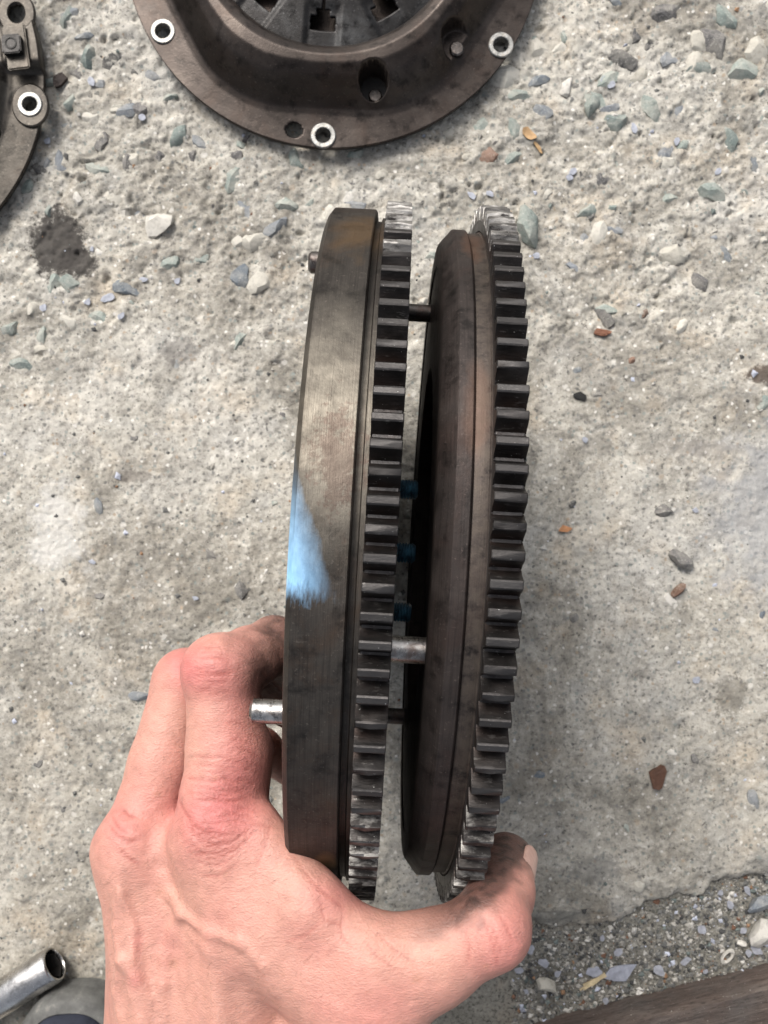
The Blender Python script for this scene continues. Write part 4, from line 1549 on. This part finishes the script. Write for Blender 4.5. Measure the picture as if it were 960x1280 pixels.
# grease
def pdist(pts):
    best = np.full(len(V), 1e9)
    pts = np.array(pts, float)
    for a, b in zip(pts[:-1], pts[1:]):
        v = b - a
        t = np.clip(((PX - a[0]) * v[0] + (PY - a[1]) * v[1]) / (v @ v), 0, 1)
        best = np.minimum(best, np.hypot(PX - a[0] - t * v[0], PY - a[1] - t * v[1]))
    return best


g1 = sstep(0, 1, (PX - 292 + (PY - 800) * .28) / 58 + .18 * nz1 + .10 * nz2) * sstep(905, 850, PY) * sstep(-.075, -.068, V[:, 0] + .004)
td = pdist([(500, 1152), (545, 1128), (590, 1106), (605, 1088), (618, 1060), (632, 1040), (655, 1040)])
thumb = sstep(54, 24, td + 8 * nz1 + 6 * nz2) * sstep(475, 600, PX)
thumb = np.maximum(thumb, sstep(.012, .004, V[:, 0] - .030 + .003 * nz1) * sstep(1130, 1100, PY) * sstep(.0, .004, V[:, 0] - .02))
th_web = .0 * nz1
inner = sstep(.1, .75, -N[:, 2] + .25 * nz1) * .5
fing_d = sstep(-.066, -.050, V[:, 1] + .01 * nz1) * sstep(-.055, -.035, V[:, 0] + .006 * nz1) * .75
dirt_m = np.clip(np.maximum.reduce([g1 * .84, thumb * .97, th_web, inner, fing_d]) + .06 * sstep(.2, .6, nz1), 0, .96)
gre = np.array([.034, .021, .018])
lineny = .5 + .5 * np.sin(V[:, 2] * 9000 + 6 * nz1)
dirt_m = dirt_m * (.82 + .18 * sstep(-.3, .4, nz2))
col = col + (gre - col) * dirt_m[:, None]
col = np.clip(col, .01, .95)


def m_skin():
    t = NT('skin')
    v = t.obj()
    c = t.attr()
    f1 = t.noise(t.vmath('MULTIPLY', v, (.7, 1.6, 1)), 900, 4, .65, .4)
    f2 = t.voro(t.vmath('MULTIPLY', v, (.8, 1.3, 1)), 1300, 'F1')
    c = t.mix(.22, c, t.ramp(f1, [(.3, .55), (.7, 1.25)]), 'MULTIPLY')
    f3 = t.noise(t.vmath('MULTIPLY', v, (.45, 2.2, 1)), 420, 4, .7, .8)
    n_ = t.bump(f2, .40, .00030)
    n_ = t.bump(f3, .15, .00035, n_)
    n_ = t.bump(f1, .50, .00045, n_)
    t.out(c, t.ramp(f1, [(.3, .42), (.7, .58)]), 0, n_, .42)
    b = t.b.inputs
    b['Subsurface Weight'].default_value = .14
    b['Subsurface Radius'].default_value = (1.0, .38, .22)
    b['Subsurface Scale'].default_value = .0035
    return t.m


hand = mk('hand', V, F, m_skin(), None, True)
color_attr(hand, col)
tag(hand, 'bare left hand with greasy thumb and fingers gripping both flywheels', 'hand')

# thumbnail, seen from its side
t = NT('nail')
v = t.obj()
f = t.noise(t.vmath('MULTIPLY', v, (1, .25, 1)), 900, 3, .6)
nail_m = t.out(t.ramp(f, [(.3, (.56, .33, .27)), (.7, (.66, .42, .35))]), .28, 0, t.bump(f, .1, .0002), .5)
ax_ = (tt - ti) / np.linalg.norm(tt - ti)
outw = np.array([.95, .0, .30])
outw -= ax_ * (outw @ ax_)
outw /= np.linalg.norm(outw)
side = np.cross(ax_, outw)
cen = ti * .24 + tt * .76
nu, nv = 18, 14
Vn, Fn = [], []
for i in range(nu):
    u = i / (nu - 1)
    for j in range(nv):
        a = (j / (nv - 1) * 2 - 1)
        ang = a * .88 * (1 - .30 * max(0, (u - .80) / .2) ** 2 - .22 * max(0, (.22 - u) / .22) ** 2)
        rad = .0099 - .0004 * u - .0007 * max(0, (.12 - u) / .12)
        p = cen + ax_ * ((u - .34) * .0185 - .0012 * a * a) + outw * (math.cos(ang) * rad + .0004) + side * math.sin(ang) * rad
        Vn.append(p)
for i in range(nu - 1):
    for j in range(nv - 1):
        Fn.append((i * nv + j, (i + 1) * nv + j, (i + 1) * nv + j + 1, i * nv + j + 1))
nail = mk('thumbnail', [tuple(p) for p in Vn], Fn, nail_m, hand, True)
so = nail.modifiers.new('thickness', 'SOLIDIFY')
so.thickness = .0006
so.offset = 0

# fine short hairs on the back of the hand
sel = np.where((N[:, 2] > .55) & (PX > 118) & (PX < 420) & (PY > 880) & (PY < 1330) & (dirt_m < .3))[0]
pick = hr.choice(sel, 600, replace=False)
HV, HF = [], []
for q in pick:
    p0, n0 = V[q], N[q]
    a = -1.15 + hr.normal(0, .35)
    tdir = np.array([math.cos(a) * -1, math.sin(a) * -.2 - .5, 0])
    tdir -= n0 * (tdir @ n0)
    tdir /= np.linalg.norm(tdir)
    ln = hr.uniform(.002, .0048)
    sd = np.cross(n0, tdir) * 3.2e-5
    k0 = len(HV)
    for s_, hgt, wd in ((0, -.0002, 1), (.5, .0005, .8), (1, .0006, .2)):
        c_ = p0 + tdir * ln * s_ + n0 * hgt
        HV += [tuple(c_ - sd * wd), tuple(c_ + sd * wd)]
    HF += [(k0, k0 + 1, k0 + 3, k0 + 2), (k0 + 2, k0 + 3, k0 + 5, k0 + 4)]
t = NT('hair')
hm_ = t.out(t.ramp(t.noise(t.obj(), 200, 2), [(.3, (.10, .05, .03)), (.7, (.20, .11, .07))]), .5, 0)
tag(mk('hair', HV, HF, hm_, hand, True), kind='stuff')
